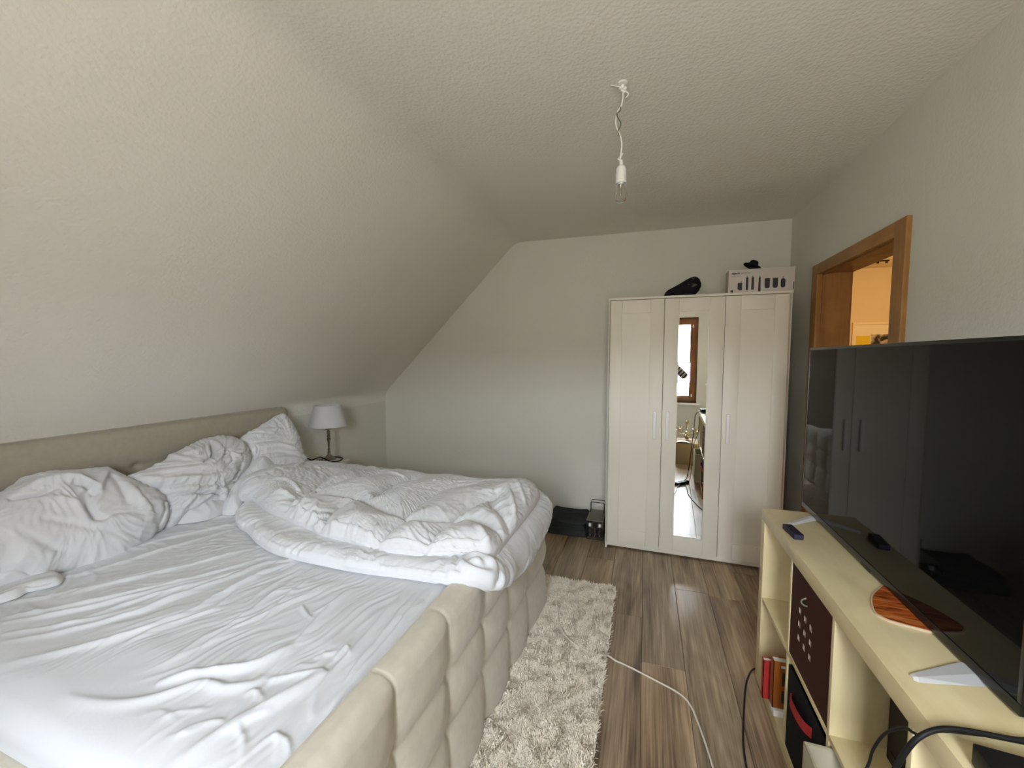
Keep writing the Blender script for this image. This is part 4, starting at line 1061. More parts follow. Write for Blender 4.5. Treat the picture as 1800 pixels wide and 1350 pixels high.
uppr = [(-2.215, 1.735), (-2.11, 1.655), (-1.98, 1.640), (-1.86, 1.585), (-1.739, 1.532), (-1.62, 1.505), (-1.52, 1.475), (-1.427, 1.452), (-1.30, 1.408), (-1.181, 1.396), (-1.049, 1.368), (-0.95, 1.366),
        (-0.872, 1.372), (-0.78, 1.392), (-0.699, 1.412), (-0.62, 1.425), (-0.565, 1.45), (-0.545, 1.50), (-0.548, 1.62), (-0.545, 1.78), (-0.540, 1.95), (-0.540, 2.10), (-0.555, 2.22), (-0.62, 2.305), (-0.75, 2.335),
        (-1.0, 2.335), (-1.25, 2.34), (-1.45, 2.345), (-1.63, 2.35), (-1.85, 2.35), (-2.05, 2.33), (-2.20, 2.28), (-2.27, 2.10), (-2.27, 1.88)]
dv = thing('duvet', 'rumpled white duvet folded over itself on the far half of the bed', 'duvet', (0, 0, 0))
def hlow(u, v, D, H):
    z = 0.050 * H + fold_sum(u, v, DATA['duvet_lw']) * np.clip(D / 0.015, 0, 1)
    a = 1.25 + 0.7 * pnoise(u * 1.8, v * 1.8, 3)
    near = np.clip(1 - D / 0.16, 0, 1)
    z += (0.0075 * near + 0.002) * ridged(u, v, a, 15, 4.5, 5, 0.8) * np.clip(D / 0.02, 0, 1)
    z += 0.004 * ridged(u, v, a + 0.35, 32, 8, 9, 0.8) * np.clip(D / 0.02, 0, 1)
    z += 0.008 * pnoise(u * 6, v * 6, 8) * H
    z += 0.005 * np.exp(-((D - 0.010) / 0.006) ** 2)
    # the twisted corner by the foot of the bed
    rr_ = np.hypot(u + 0.60, v - 1.385)
    z += np.exp(-(rr_ / 0.10) ** 2) * (0.022 + 0.010 * np.cos(rr_ * 150))
    return z
puffy('lower_layer', low, hlow, M_linen, dv, 120, 620, 0.055, 0.004, 4, lambda s, y, h: drape(s, y, h, 0.632), center=(-1.25, 1.85),
      gather=lambda T, D, u, v: np.clip(1 - D / 0.15, 0.12, 1) * (0.011 * ridged(T, D, 1.15 + 0.5 * pnoise(T * 2.5, D * 3, 4), 18, 3, 71, 0.7) + 0.004 * ridged(T, D, 1.0 + 0.6 * pnoise(T * 4, D * 5, 5), 46, 9, 73, 0.7)) + 0.004 * ridged(u, v, 0.8, 30, 8, 75, 0.9))
def hup(u, v, D, H):
    sd = seam_dist(u, v, DATA['duvet_seams'])
    puff = np.clip(1 - np.exp(-sd / 0.055), 0, 1)
    z = H * (0.040 + 0.066 * puff)
    z *= 1 - 0.48 * np.clip((v - 1.95) / 0.38, 0, 1)
    z += fold_sum(u, v, [(q, w * 0.85, h * 1.4) for q, w, h in DATA['duvet_wr']]) * np.clip(D / 0.02, 0, 1)
    a = np.arctan2(v - 1.85, u + 1.3) * 0.6 + 1.2 * pnoise(u * 1.7, v * 1.7, 17)
    amp = 0.0035 + 0.008 * np.clip((-u - 1.55) / 0.5, 0, 1) + 0.006 * np.exp(-(sd / 0.05) ** 2) + 0.006 * np.clip((u + 0.85) / 0.3, 0, 1)
    z += amp * ridged(u, v, a, 16, 5, 51, 0.9) * np.clip(D / 0.02, 0, 1)
    z += 0.5 * amp * ridged(u, v, a + 0.9, 34, 9, 53, 0.9) * np.clip(D / 0.02, 0, 1)
    z += 0.010 * pnoise(u * 5, v * 5, 55) * H + 0.004 * pnoise(u * 13, v * 13, 57) * H
    z += 0.006 * np.exp(-((D - 0.024) / 0.005) ** 2) * np.clip((1.6 - v) / 0.1, 0, 1)
    # ruched far corner by the foot panel
    z += 0.030 * np.exp(-((u + 0.66) / 0.10) ** 2 - ((v - 2.12) / 0.16) ** 2)
    z += 0.018 * np.exp(-((u + 2.05) / 0.12) ** 2 - ((v - 1.9) / 0.2) ** 2)
    return z
puffy('upper_layer', uppr, hup, M_linen, dv, 130, 640, 0.095, 0.012, 4, lambda u, v, h: (u, v, 0.672 + h), center=(-1.35, 1.87),
      gather=lambda T, D, u, v: (0.003 + 0.007 * np.clip(1 - D / 0.16, 0, 1)) * (ridged(T, D, 1.2 + 0.6 * pnoise(T * 2, D * 3, 6), 15, 3, 81, 0.7) + 0.35 * ridged(T, D, 1.0 + 0.6 * pnoise(T * 3, D * 4, 16), 34, 6, 82, 0.7)) + 0.005 * ridged(u, v, 1.5 + 1.4 * pnoise(u * 2, v * 2, 9), 22, 6, 83, 0.9) + 0.0028 * ridged(u, v, 0.4 + 1.4 * pnoise(u * 3, v * 3, 19), 42, 12, 85, 0.9))

# ------------------------------------------------------------------ shaggy rug and the cables on it
rug = thing('shaggy_rug', 'cream shaggy rug on the floor along the foot of the bed', 'rug', (0, 0, 0))
rx0, rx1, ry0, ry1 = -0.95, -0.146, 0.35, 2.585
box('rug_backing', (rx0, ry0, 0.001), (rx1, ry1, 0.013), M_pilebase, rug, bev=0.003)
NB = 62000
vx0 = -0.66
px = vx0 + (rx1 - vx0) * rng.rand(NB)
py = 0.95 + (ry1 - 0.95) * rng.rand(NB)
lean = 2 * math.pi * (0.5 + 0.8 * pnoise(px * 16, py * 16, 61)) + rng.normal(0, 1.3, NB)
ln = rng.uniform(0.010, 0.022, NB)
ht_ = rng.uniform(0.012, 0.021, NB) * (1 + 0.45 * pnoise(px * 22, py * 22, 62))
wd_ = rng.uniform(0.0011, 0.0020, NB)
dx, dy = np.cos(lean), np.sin(lean)
nxn, nyn = -dy, dx
V = np.zeros((NB, 6, 3))
for k, (a, b, w) in enumerate(((0.0, 0.0, 1.0), (0.45, 0.75, 1.0), (1.0, 1.0, 0.6))):
    cxp, cyp, czp = px + dx * ln * a, py + dy * ln * a, 0.011 + ht_ * b
    V[:, 2 * k] = np.stack([cxp - nxn * wd_ * w, cyp - nyn * wd_ * w, czp], 1)
    V[:, 2 * k + 1] = np.stack([cxp + nxn * wd_ * w, cyp + nyn * wd_ * w, czp], 1)
idx = np.arange(NB) * 6
Fq = np.concatenate([np.stack([idx, idx + 1, idx + 3, idx + 2], 1), np.stack([idx + 2, idx + 3, idx + 5, idx + 4], 1)])
me = bpy.data.meshes.new('pile')
me.vertices.add(NB * 6)
me.vertices.foreach_set('co', V.ravel())
me.loops.add(len(Fq) * 4)
me.loops.foreach_set('vertex_index', Fq.ravel())
me.polygons.add(len(Fq))
me.polygons.foreach_set('loop_start', np.arange(len(Fq)) * 4)
me.polygons.foreach_set('loop_total', np.full(len(Fq), 4))
me.materials.append(M_pile)
me.update()
me.validate()
po_ = bpy.data.objects.new('pile', me)
COL.objects.link(po_)
po_.parent = rug
po_['kind'] = 'stuff'
wc = tube('extension_cable', [(-0.46, 2.30, 0.020), (-0.441, 2.22, 0.0265), (-0.40, 2.09, 0.0275), (-0.315, 1.99, 0.027), (-0.20, 1.95, 0.024), (-0.145, 1.965, 0.019), (-0.10, 1.958, 0.0055), (-0.06, 1.948, 0.0045), (0.067, 1.896, 0.0045), (0.171, 1.847, 0.0045),
     (0.212, 1.792, 0.0045), (0.234, 1.701, 0.0045), (0.250, 1.61, 0.0045), (0.261, 1.53, 0.0045), (0.268, 1.42, 0.006), (0.30, 1.325, 0.014)], 0.0042, M_cablewhite, None, 8, 8)
tag(wc, 'white cable running from the rug across the brown floor', 'cable')
bc = tube('power_cable', [(0.60, 2.118, 0.006), (0.54, 2.113, 0.006), (0.505, 2.096, 0.006), (0.462, 2.002, 0.005), (0.425, 1.861, 0.005), (0.392, 1.715, 0.005), (0.380, 1.640, 0.005), (0.374, 1.567, 0.005), (0.372, 1.45, 0.005), (0.358, 1.33, 0.006), (0.345, 1.275, 0.016)],
     0.0036, M_black, None, 8, 8)
tag(bc, 'black cable lying on the floor beside the birch shelf', 'cable')
def recentre(root, loc):
    root.location = loc
    for c in root.children: c.location = Vector(c.location) - Vector(loc)
recentre(dv, (-1.3, 1.85, 0.63))
recentre(rug, (-0.4, 1.6, 0.0))

# ------------------------------------------------------------------ nightstand, lamp
ns = thing('nightstand', 'small white nightstand between bed and corner under the table lamp', 'nightstand', (-2.36, 2.66, 0))
NT_ = 0.640
box('top', (-0.22, -0.22, NT_ - 0.022), (0.10, 0.075, NT_), M_white, ns, bev=0.003)
box('body', (-0.205, -0.205, 0.18), (0.085, 0.060, NT_ - 0.022), M_white, ns, bev=0.002)
box('drawer_front', (0.085, -0.195, 0.36), (0.099, 0.050, 0.60), M_white, ns, bev=0.002)
for a in (-0.19, 0.07):
    for b in (-0.19, 0.045):
        box('leg', (a - 0.015, b - 0.015, 0), (a + 0.015, b + 0.015, 0.18), M_white, ns)
tl = thing('table_lamp', 'table lamp with white tapered shade on a slim silver candlestick base', 'lamp', (-2.40, 2.663, NT_))
lathe('base', [(0.052, 0), (0.052, 0.006), (0.046, 0.012), (0.034, 0.018), (0.022, 0.032), (0.012, 0.044), (0.009, 0.050)], M_pewter, tl, 28)
lathe('stem', [(0.008, 0.048), (0.013, 0.054), (0.013, 0.060), (0.008, 0.066), (0.010, 0.076), (0.010, 0.084), (0.007, 0.090), (0.009, 0.130), (0.011, 0.150), (0.015, 0.160), (0.015, 0.168), (0.009, 0.174), (0.014, 0.184), (0.014, 0.192), (0.009, 0.198),
               (0.014, 0.214), (0.014, 0.224), (0.008, 0.232), (0.010, 0.240), (0.027, 0.246), (0.027, 0.250), (0.008, 0.254), (0.0075, 0.30)], M_pewter, tl, 20, sharp=25)
lathe('lamp_shade', [(0.143, 0.272), (0.1445, 0.2725), (0.1015, 0.438), (0.1000, 0.438), (0.1000, 0.4365), (0.143, 0.274), (0.143, 0.272)], M_shade, tl, 48, cap=False)
tubes('shade_ring', [([(0, 0, 0.30), (0, 0, 0.40)], 0.004)] + [([(0, 0, 0.40), (0.1 * math.cos(a), 0.1 * math.sin(a), 0.425)], 0.0015) for a in (0, 2.094, 4.189)], M_pewter, tl)
gl = thing('black_spectacles', 'black folded glasses on the nightstand in front of the lamp', 'glasses', (-2.345, 2.520, NT_), 0.25)
for s in (-1, 1):
    ring = [(0.004 * math.cos(a) , s * 0.033 + 0.027 * math.cos(a), 0.020 + 0.018 * math.sin(a)) for a in np.linspace(0, 2 * math.pi, 21)]
    tube('rim', ring, 0.0026, M_black, gl, 6, 1)
    tube('temple', [(0.0, s * 0.060, 0.028), (-0.015, s * 0.062, 0.028), (-0.07, s * 0.05, 0.016), (-0.12, s * 0.04, 0.004)], 0.0026, M_black, gl, 6, 5)
tube('bridge', [(0.003, -0.008, 0.026), (0.005, 0, 0.030), (0.003, 0.008, 0.026)], 0.0024, M_black, gl, 6, 4)
ck = tube('charging_cable', [(-2.39, 2.448, 0.645), (-2.41, 2.452, 0.672), (-2.43, 2.470, 0.688), (-2.42, 2.500, 0.672), (-2.40, 2.535, 0.680), (-2.40, 2.575, 0.676), (-2.37, 2.600, 0.655), (-2.33, 2.595, 0.6455), (-2.28, 2.62, 0.6455), (-2.29, 2.68, 0.6455), (-2.34, 2.725, 0.6455), (-2.45, 2.728, 0.6455)], 0.0048, M_black, None, 7, 8)
tag(ck, 'thin black charging cable curled on the nightstand', 'cable')

# ------------------------------------------------------------------ hanging bulb
pb = thing('pendant_bulb', 'bare clear bulb in a white socket hanging on a twisted cord from the ceiling', 'lamp', (-0.107, 1.709, HC))
lathe('ceiling_hook', [(0.020, 0.0), (0.019, -0.006), (0.008, -0.010), (0.004, -0.018), (0, -0.02)], M_whiteplastic, pb, 16)
def wires(name, lst, m): return tubes(name, lst, m, pb, 6, 6)
wires('terminal_block', [([(-0.012, 0, -0.015), (0.004, 0.004, -0.024), (0.012, 0, -0.016)], 0.007), ([(-0.006, -0.006, -0.028), (0.010, 0.002, -0.034)], 0.006), ([(-0.045, 0, -0.001), (-0.03, 0, -0.006), (-0.012, 0, -0.012)], 0.0022), ([(0.008, 0, -0.03), (0.022, 0, -0.045), (0.012, 0, -0.058)], 0.0028)], M_whiteplastic)
tube('cord', [(0, 0, -0.02), (0.002, 0, -0.05), (-0.004, 0, -0.085), (-0.016, 0.004, -0.098), (-0.023, 0.004, -0.125), (-0.022, 0, -0.155), (-0.010, 0, -0.185), (-0.003, 0, -0.205), (0.001, 0, -0.225), (0.000, 0, -0.25), (-0.004, 0, -0.28), (-0.004, 0, -0.305)],
     0.0033, M_whiteplastic, pb, 7, 6)
tube('inner_wire', [(-0.006, -0.004, -0.09), (-0.008, -0.006, -0.105), (-0.020, -0.006, -0.115), (-0.012, -0.004, -0.135), (-0.004, -0.004, -0.15), (-0.008, -0.004, -0.165), (-0.015, -0.002, -0.18), (-0.006, 0, -0.20)], 0.0024, mat('grey_green_wire', (0.13, 0.14, 0.10, 1), 0.5), pb, 6, 6)
tube('cord_wrap', [(-0.004 + 0.008 * math.cos(a), 0.008 * math.sin(a), -0.262 - 0.006 * a) for a in np.linspace(0, 7.5, 24)], 0.0034, M_whiteplastic, pb, 6, 1)
Z0 = -0.306
lathe('socket', [(0.003, Z0 + 0.020), (0.006, Z0 + 0.018), (0.0065, Z0), (0.015, Z0 - 0.006), (0.0185, Z0 - 0.014), (0.0190, Z0 - 0.030), (0.0200, Z0 - 0.031), (0.0205, Z0 - 0.066), (0.0225, Z0 - 0.069), (0.0225, Z0 - 0.071), (0.0180, Z0 - 0.071), (0.0165, Z0 - 0.05)], M_whiteplastic, pb, 28)
lathe('bulb_thread', [(0.0128, Z0 - 0.052), (0.0132, Z0 - 0.072), (0.0115, Z0 - 0.076)], M_silver, pb, 20)
lathe('glass_bulb', [(0.0120, Z0 - 0.072), (0.0135, Z0 - 0.080), (0.0190, Z0 - 0.092), (0.0240, Z0 - 0.105), (0.0260, Z0 - 0.118), (0.0235, Z0 - 0.131), (0.0160, Z0 - 0.141), (0.007, Z0 - 0.1445), (0, Z0 - 0.145)], M_bulbglass, pb, 28, sharp=80)
lathe('filament_stem', [(0.006, Z0 - 0.076), (0.003, Z0 - 0.088), (0.0022, Z0 - 0.105), (0.0045, Z0 - 0.112), (0.004, Z0 - 0.116), (0, Z0 - 0.118)], M_pewter, pb, 10)

# ------------------------------------------------------------------ birch shelf unit
SX, SYF, SL, SD, SH, OT, IT, CELL = 0.513, 2.0725, 1.49, 0.39, 0.79, 0.05, 0.016, 0.3355
su = thing('birch_shelf_unit', 'low birch veneer shelf unit with eight square compartments along the right wall', 'shelf', (SX, SYF, 0))
b_ = 0.0012
box('top_board', (0, -SL, SH - OT), (SD, 0, SH), M_birch, su, bev=b_)
box('bottom_board', (0, -SL + OT, 0), (SD, -OT, OT), M_birch, su, bev=b_)
M_birch_z = wood('birch_veneer_upright', (0.64, 0.53, 0.295, 1), (0.80, 0.69, 0.42, 1), 0.42, 'Z', 5, 2.0, bump=0.02)
box('side_board', (-0.0008, -OT, 0), (SD, 0.0008, SH - OT), M_birch_z, su, bev=b_)
box('side_board', (-0.0008, -SL - 0.0008, 0), (SD, -SL + OT, SH - OT), M_birch_z, su, bev=b_)
dv_y = []
for k in range(3):
    y1 = -OT - CELL * (k + 1) - IT * k
    box('divider', (0.0015, y1 - IT, OT), (SD - 0.001, y1, SH - OT), M_birch_z, su, bev=0.0006)
for k in range(4):
    y1 = -OT - (CELL + IT) * k
    box('shelf_board', (0.0015, y1 - CELL, 0.387), (SD - 0.001, y1, 0.403), M_birch, su, bev=0.0006)
def cy(k): return SYF - OT - (CELL + IT) * k      # far y of compartment k
# red insert with nine square holes
ri = thing('dark_red_storage_insert', 'dark red storage box with nine square cut-outs in the upper shelf compartment', 'storage box', (SX + 0.004, cy(1) - CELL / 2, 0.4035))
fy, fz0, fz1 = CELL / 2 - 0.001, 0.0, 0.331
hys = [1.5835, 1.5345, 1.4865]
hzs = [0.606, 0.558, 0.510]
hh = 0.0095
cy0 = cy(1) - CELL / 2
ycut = sorted([-fy, fy] + [h - cy0 + s * hh for h in hys for s in (-1, 1)])
zcut = sorted([fz0, fz1] + [h - 0.4035 + s * hh for h in hzs for s in (-1, 1)])
bm = bmesh.new()
grid = {}
for th in (0.0, 0.010):
    for i, yv in enumerate(ycut):
        for j, zv in enumerate(zcut): grid[(th, i, j)] = bm.verts.new((th, yv, zv))
hole = lambda i, j: i % 2 == 1 and j % 2 == 1
ni, nj = len(ycut) - 1, len(zcut) - 1
for i in range(ni):
    for j in range(nj):
        if hole(i, j):
            for (a, b2) in (((i, j), (i + 1, j)), ((i + 1, j), (i + 1, j + 1)), ((i + 1, j + 1), (i, j + 1)), ((i, j + 1), (i, j))):
                f_ = bm.faces.new([grid[(0.0,) + a], grid[(0.0,) + b2], grid[(0.010,) + b2], grid[(0.010,) + a]])
                f_.material_index = 1
        else:
            for th in (0.0, 0.010):
                bm.faces.new([grid[(th, i, j)], grid[(th, i + 1, j)], grid[(th, i + 1, j + 1)], grid[(th, i, j + 1)]])
for i in range(ni):
    for j in (0, nj): bm.faces.new([grid[(0.0, i, j)], grid[(0.0, i + 1, j)], grid[(0.010, i + 1, j)], grid[(0.010, i, j)]])
for j in range(nj):
    for i in (0, ni): bm.faces.new([grid[(0.0, i, j)], grid[(0.0, i, j + 1)], grid[(0.010, i, j + 1)], grid[(0.010, i, j)]])
M_rawedge = mat('raw_board_edge', (0.52, 0.40, 0.36, 1), 0.7)
mkbm('front_panel', bm, [M_redbox, M_rawedge], ri)
boxes('box_body', [((0.010, -fy, 0.0), (0.33, -fy + 0.008, 0.32)), ((0.010, fy - 0.008, 0.0), (0.33, fy, 0.32)), ((0.322, -fy, 0.0), (0.33, fy, 0.32)), ((0.010, -fy, 0.0), (0.33, fy, 0.008))], M_redbox, ri)
tube('pull_loop', [(0.0, 0.030, 0.275), (-0.010, 0.030, 0.270), (-0.016, 0.026, 0.262), (-0.010, 0.022, 0.256), (0.0, 0.020, 0.254)], 0.003, M_greymetal, ri, 7, 5)
# black box with a red strap below it
bi = thing('black_storage_box', 'black fabric storage box with a red pull strap in the lower shelf compartment', 'storage box', (SX + 0.004, cy(1) - CELL / 2, OT + 0.0005))
bo = boxes('box_body', [((0.0, -0.162, 0), (0.34, 0.162, 0.006)), ((0.0, -0.162, 0.0), (0.006, 0.162, 0.308)), ((0.334, -0.162, 0.0), (0.34, 0.162, 0.308)), ((0.0, -0.162, 0.0), (0.34, -0.156, 0.308)), ((0.0, 0.156, 0.0), (0.34, 0.162, 0.308))], M_blackcloth, bi, bev=0.002)
sp_ = [(-0.002, 0.112, 0.213), (-0.010, 0.098, 0.222), (-0.016, 0.06, 0.230), (-0.018, 0.0, 0.240), (-0.014, -0.045, 0.248), (-0.002, -0.070, 0.252)]
P = spline(sp_, 6)
V, Fc = [], []
for i, p in enumerate(P):
    w = 0.017 if i > 4 else 0.022
    V += [(p[0], p[1], p[2] - w), (p[0], p[1], p[2] + w), (p[0] - 0.002, p[1], p[2] + w), (p[0] - 0.002, p[1], p[2] - w)]
for i in range(len(P) - 1):
    for k in range(4): Fc.append((4 * i + k, 4 * i + (k + 1) % 4, 4 * i + 4 + (k + 1) % 4, 4 * i + 4 + k))
Fc += [(0, 1, 2, 3), tuple(4 * (len(P) - 1) + k for k in (3, 2, 1, 0))]
so_ = mk('pull_strap', V, Fc, mat('red_webbing', (0.42, 0.018, 0.022, 1), 0.7), bi)
so_['label'] = 'red webbing strap'
# books in the far lower compartment
def book(name, label, lo, hi, mcov, rot=0.0, cat='book'):
    c = Vector(((lo[0] + hi[0]) / 2, (lo[1] + hi[1]) / 2, lo[2]))
    b = thing(name, label, cat, c, rot)
    l, h = Vector(lo) - c, Vector(hi) - c
    t_ = 0.0025
    boxes('cover', [((l.x, l.y, l.z), (h.x, l.y + t_, h.z)), ((l.x, h.y - t_, l.z), (h.x, h.y, h.z)), ((l.x, l.y, l.z), (l.x + t_, h.y, h.z))], mcov, b)
    box('pages', (l.x + t_, l.y + t_, l.z + 0.003), (h.x - 0.004, h.y - t_, h.z - 0.003), M_paper, b)
    return b
book('red_folder', 'plain red folder standing at the far end of the lower shelf compartment', (0.492, 1.872, OT + 0.0008), (0.740, 1.896, 0.215), M_red, 0.0)
ob = book('orange_book', 'orange book with dark pictures on its cover in front of the red folder', (0.508, 1.800, OT + 0.026), (0.740, 1.834, 0.268), M_orange, 0.0)
for (x0, x1, z0, z1) in ((-0.085, -0.01, 0.095, 0.150), (0.0, 0.09, 0.11, 0.165), (-0.085, -0.03, 0.025, 0.075), (-0.015, 0.08, 0.025, 0.085)):
    box('picture_print', (x0, -0.0178, z0), (x1, -0.0169, z1), M_ink, ob)
box('lettering_bar', (-0.09, -0.0178, 0.168), (-0.03, -0.0169, 0.178), M_paper, ob)
mg = thing('white_magazine', 'thin white magazine lying under the orange book', 'magazine', (0.622, 1.815, OT + 0.0006))
box('pages', (-0.112, -0.030, 0.0), (0.11, 0.030, 0.025), M_paper, mg, bev=0.003)
# black box in third compartment, cream fabric box pulled out below it
bx = thing('black_media_box', 'plain black box standing deep in the third upper compartment', 'box', (0.755, 1.16, 0.4035))
box('casing', (-0.123, -0.13, 0.0), (0.123, 0.13, 0.30), M_black, bx, bev=0.003)
box('front_strip', (-0.1245, -0.11, 0.03), (-0.1225, 0.11, 0.034), M_bezel, bx)
fb = thing('cream_fabric_box', 'cream fabric box pulled out of the lower third compartment', 'storage box', (0.65, cy(2) - CELL / 2, OT + 0.0005))
x0, x1, yh, zt_ = -0.200, 0.20, 0.158, 0.322
boxes('box_body', [((x0, -yh, 0), (x1, yh, 0.006)), ((x0, -yh, 0), (x0 + 0.010, yh, zt_)), ((x1 - 0.01, -yh, 0), (x1, yh, zt_)), ((x0, -yh, 0), (x1, -yh + 0.010, zt_)), ((x0, yh - 0.01, 0), (x1, yh, zt_))], M_bin, fb, bev=0.004)
tube('edge_piping', [(x0 + .003, -yh + .003, zt_), (x0 + .003, yh - .003, zt_), (x1 - .003, yh - .003, zt_), (x1 - .003, -yh + .003, zt_), (x0 + .003, -yh + .003, zt_)], 0.0035, M_bin, fb, 6, 1)
out = [(0.11 * math.cos(a) * (1 + 0.15 * math.sin(3 * a)), 0.10 * math.sin(a)) for a in np.linspace(0, 2 * math.pi, 14)[:-1]]
pf = puffy('black_pouch', out, lambda u, v, D, H: 0.10 * H + 0.02 * ridged(u, v, 0.5, 20, 8, 3) * H, M_blackcloth, None, 16, 60, 0.08, 0.03, 4, lambda u, v, h: (0.575 + u, 1.13 + v, 0.255 + h))
tag(pf, 'black crumpled pouch lying inside the cream fabric box', 'pouch')
bk = box('stacked_papers', (0.50, 1.02, 0.058), (0.80, 1.26, 0.226), M_paper, None, bev=0.003)
tag(bk, 'stack of white papers at the bottom of the cream fabric box', 'papers')
out = [(-0.135, -0.14), (0.0, -0.15), (0.12, -0.14), (0.13, 0.0), (0.12, 0.14), (0.0, 0.15), (-0.13, 0.145), (-0.145, 0.0)]
pc = puffy('pale_cloth', out, lambda u, v, D, H: 0.245 * H + (0.030 * ridged(u, v, 0.2, 12, 5, 13) + 0.05 * pnoise(u * 7, v * 7, 4)) * H, M_pale, None, 28, 110, 0.10, 0.004, 4, lambda u, v, h: (0.66 + u, cy(3) - CELL / 2 + v, 0.408 + h))
tag(pc, 'crumpled pale grey cloth stuffed into the nearest upper compartment', 'cloth')

# things on the shelf top
navy = thing('navy_remote_stub', 'short navy blue plastic remote lying at the far end of the birch shelf top', 'remote control', (0.549, 1.792, SH), 0.10)
box('shell', (-0.017, -0.050, 0), (0.017, 0.050, 0.021), M_navy, navy, bev=0.004, seg=3)
box('end_cap', (-0.015, -0.0515, 0.004), (0.015, -0.049, 0.018), mat('lighter_navy', (0.030, 0.030, 0.07, 1), 0.45), navy)
# flat orange swirl-patterned tray under the television
t = NT('orange_swirl')
tc = t.node('ShaderNodeTexCoord')
mp = t.node('ShaderNodeMapping')
mp.inputs['Scale'].default_value = (2.5, 14, 1)
mp.inputs['Rotation'].default_value = (0, 0, 0.35)
t.link(tc.outputs['Object'], mp.inputs['Vector'])
nz = t.node('ShaderNodeTexNoise', Scale=3.0, Detail=5.0, Distortion=1.5)
t.link(mp.outputs[0], nz.inputs['Vector'])
rp = t.node('ShaderNodeValToRGB')
rp.color_ramp.elements[0].position, rp.color_ramp.elements[0].color = 0.36, (0.16, 0.030, 0.006, 1)
rp.color_ramp.elements[1].position, rp.color_ramp.elements[1].color = 0.68, (0.62, 0.21, 0.055, 1)
e_ = rp.color_ramp.elements.new(0.5)
e_.color = (0.42, 0.090, 0.015, 1)
t.link(nz.outputs['Fac'], rp.inputs[0])
t.link(rp.outputs[0], t.b.inputs['Base Color'])
t.b.inputs['Roughness'].default_value = 0.25
ot = thing('orange_tray', 'flat orange swirl-patterned tray half under the television', 'tray', (0.70, 1.35, SH))
oo = [(-0.112, -0.062), (-0.105, -0.080), (-0.088, -0.094), (-0.05, -0.105), (0.0, -0.115), (0.06, -0.115), (0.10, -0.10), (0.115, -0.06), (0.115, 0.05), (0.10, 0.115), (0.05, 0.135), (0.0, 0.125), (-0.05, 0.07), (-0.085, 0.02), (-0.105, -0.03)]
O = spline(oo, 5, closed=True)
def slab(name, O, z0, z1, m, par, s=1.0):
    c = O.mean(0)
    bm = bmesh.new()
    lo_ = [bm.verts.new((*(c + (p - c) * s), z0)) for p in O]
    hi_ = [bm.verts.new((*(c + (p - c) * s), z1)) for p in O]
    bm.faces.new(lo_[::-1]); bm.faces.new(hi_)
    n_ = len(O)
    for i in range(n_): bm.faces.new([lo_[i], lo_[(i + 1) % n_], hi_[(i + 1) % n_], hi_[i]])
    return mkbm(name, bm, m, par)
slab('rim', O, 0.0, 0.0055, mat('pale_tray_edge', (0.60, 0.46, 0.32, 1), 0.5), ot)
slab('face', O, 0.0045, 0.0065, t.m, ot, 0.965)

# television
TX, TY0, TY1, TZ0, TZ1 = 0.680, 0.980, 2.135, 0.7985, 1.506
tv = thing('flat_television', 'large black flat television on silver feet on the birch shelf', 'television', (TX, (TY0 + TY1) / 2, SH), -0.007)
hy = (TY1 - TY0) / 2
z0, z1 = TZ0 - SH, TZ1 - SH
box('back_shell', (0.006, -hy + 0.002, z0 + 0.002), (0.032, hy - 0.002, z1 - 0.002), M_black, tv, bev=0.006)
box('rear_housing', (0.030, -hy + 0.16, z0 + 0.04), (0.072, hy - 0.16, z1 - 0.26), M_black, tv, bev=0.012)
box('screen', (0.0010, -hy + 0.009, z0 + 0.022), (0.0060, hy - 0.009, z1 - 0.009), M_screen, tv)
boxes('bezel', [((0, -hy, z0), (0.014, -hy + 0.010, z1)), ((0, hy - 0.010, z0), (0.014, hy, z1)), ((0, -hy, z1 - 0.010), (0.014, hy, z1)), ((-0.001, -hy, z0), (0.014, hy, z0 + 0.022))], M_bezel, tv, bev=0.0012)
box('edge_trim', (0.002, hy - 0.001, z0 + 0.02), (0.009, hy + 0.0015, z1 - 0.02), M_silver, tv)
box('emblem_lug', (-0.0025, -0.03, z0 - 0.003), (0.010, 0.03, z0 + 0.006), M_bezel, tv, bev=0.002)
for tipx, tipy, ya, yb, dirx in ((0.552, 1.046, 1.062, 1.128, 1), (0.562, 1.893, 1.968, 2.010, 1)):
    # a tapered wedge foot: thin tip towards the room, wider under the panel, mirrored behind it
    cy_ = (TY0 + TY1) / 2
    sk = (ya + yb) / 2 - tipy
    st = [(tipx, tipy - 0.006, tipy + 0.008, 0.004), (tipx + 0.008, tipy - 0.010, tipy + 0.012, 0.0065),
          (TX - 0.01, ya, yb, 0.0080), (TX + 0.03, ya + sk * 0.2, yb + sk * 0.2, 0.0080), (TX + 0.13, tipy + sk * 1.5 - 0.01, tipy + sk * 1.5 + 0.015, 0.006)]
    V, Fc = [], []
    for x, a_, b_2, h in st:
        w_ = (b_2 - a_)
        V += [(x - TX, a_ - cy_, 0), (x - TX, b_2 - cy_, 0), (x - TX, b_2 - w_ * 0.08 - cy_, h), (x - TX, a_ + w_ * 0.38 - cy_, h)]
    for i in range(len(st) - 1):
        for k in range(4): Fc.append((4 * i + k, 4 * i + 4 + k, 4 * i + 4 + (k + 1) % 4, 4 * i + (k + 1) % 4))
    Fc += [(0, 1, 2, 3), tuple(4 * (len(st) - 1) + k for k in (3, 2, 1, 0))]
    mk('foot', V, Fc, M_silver, tv)

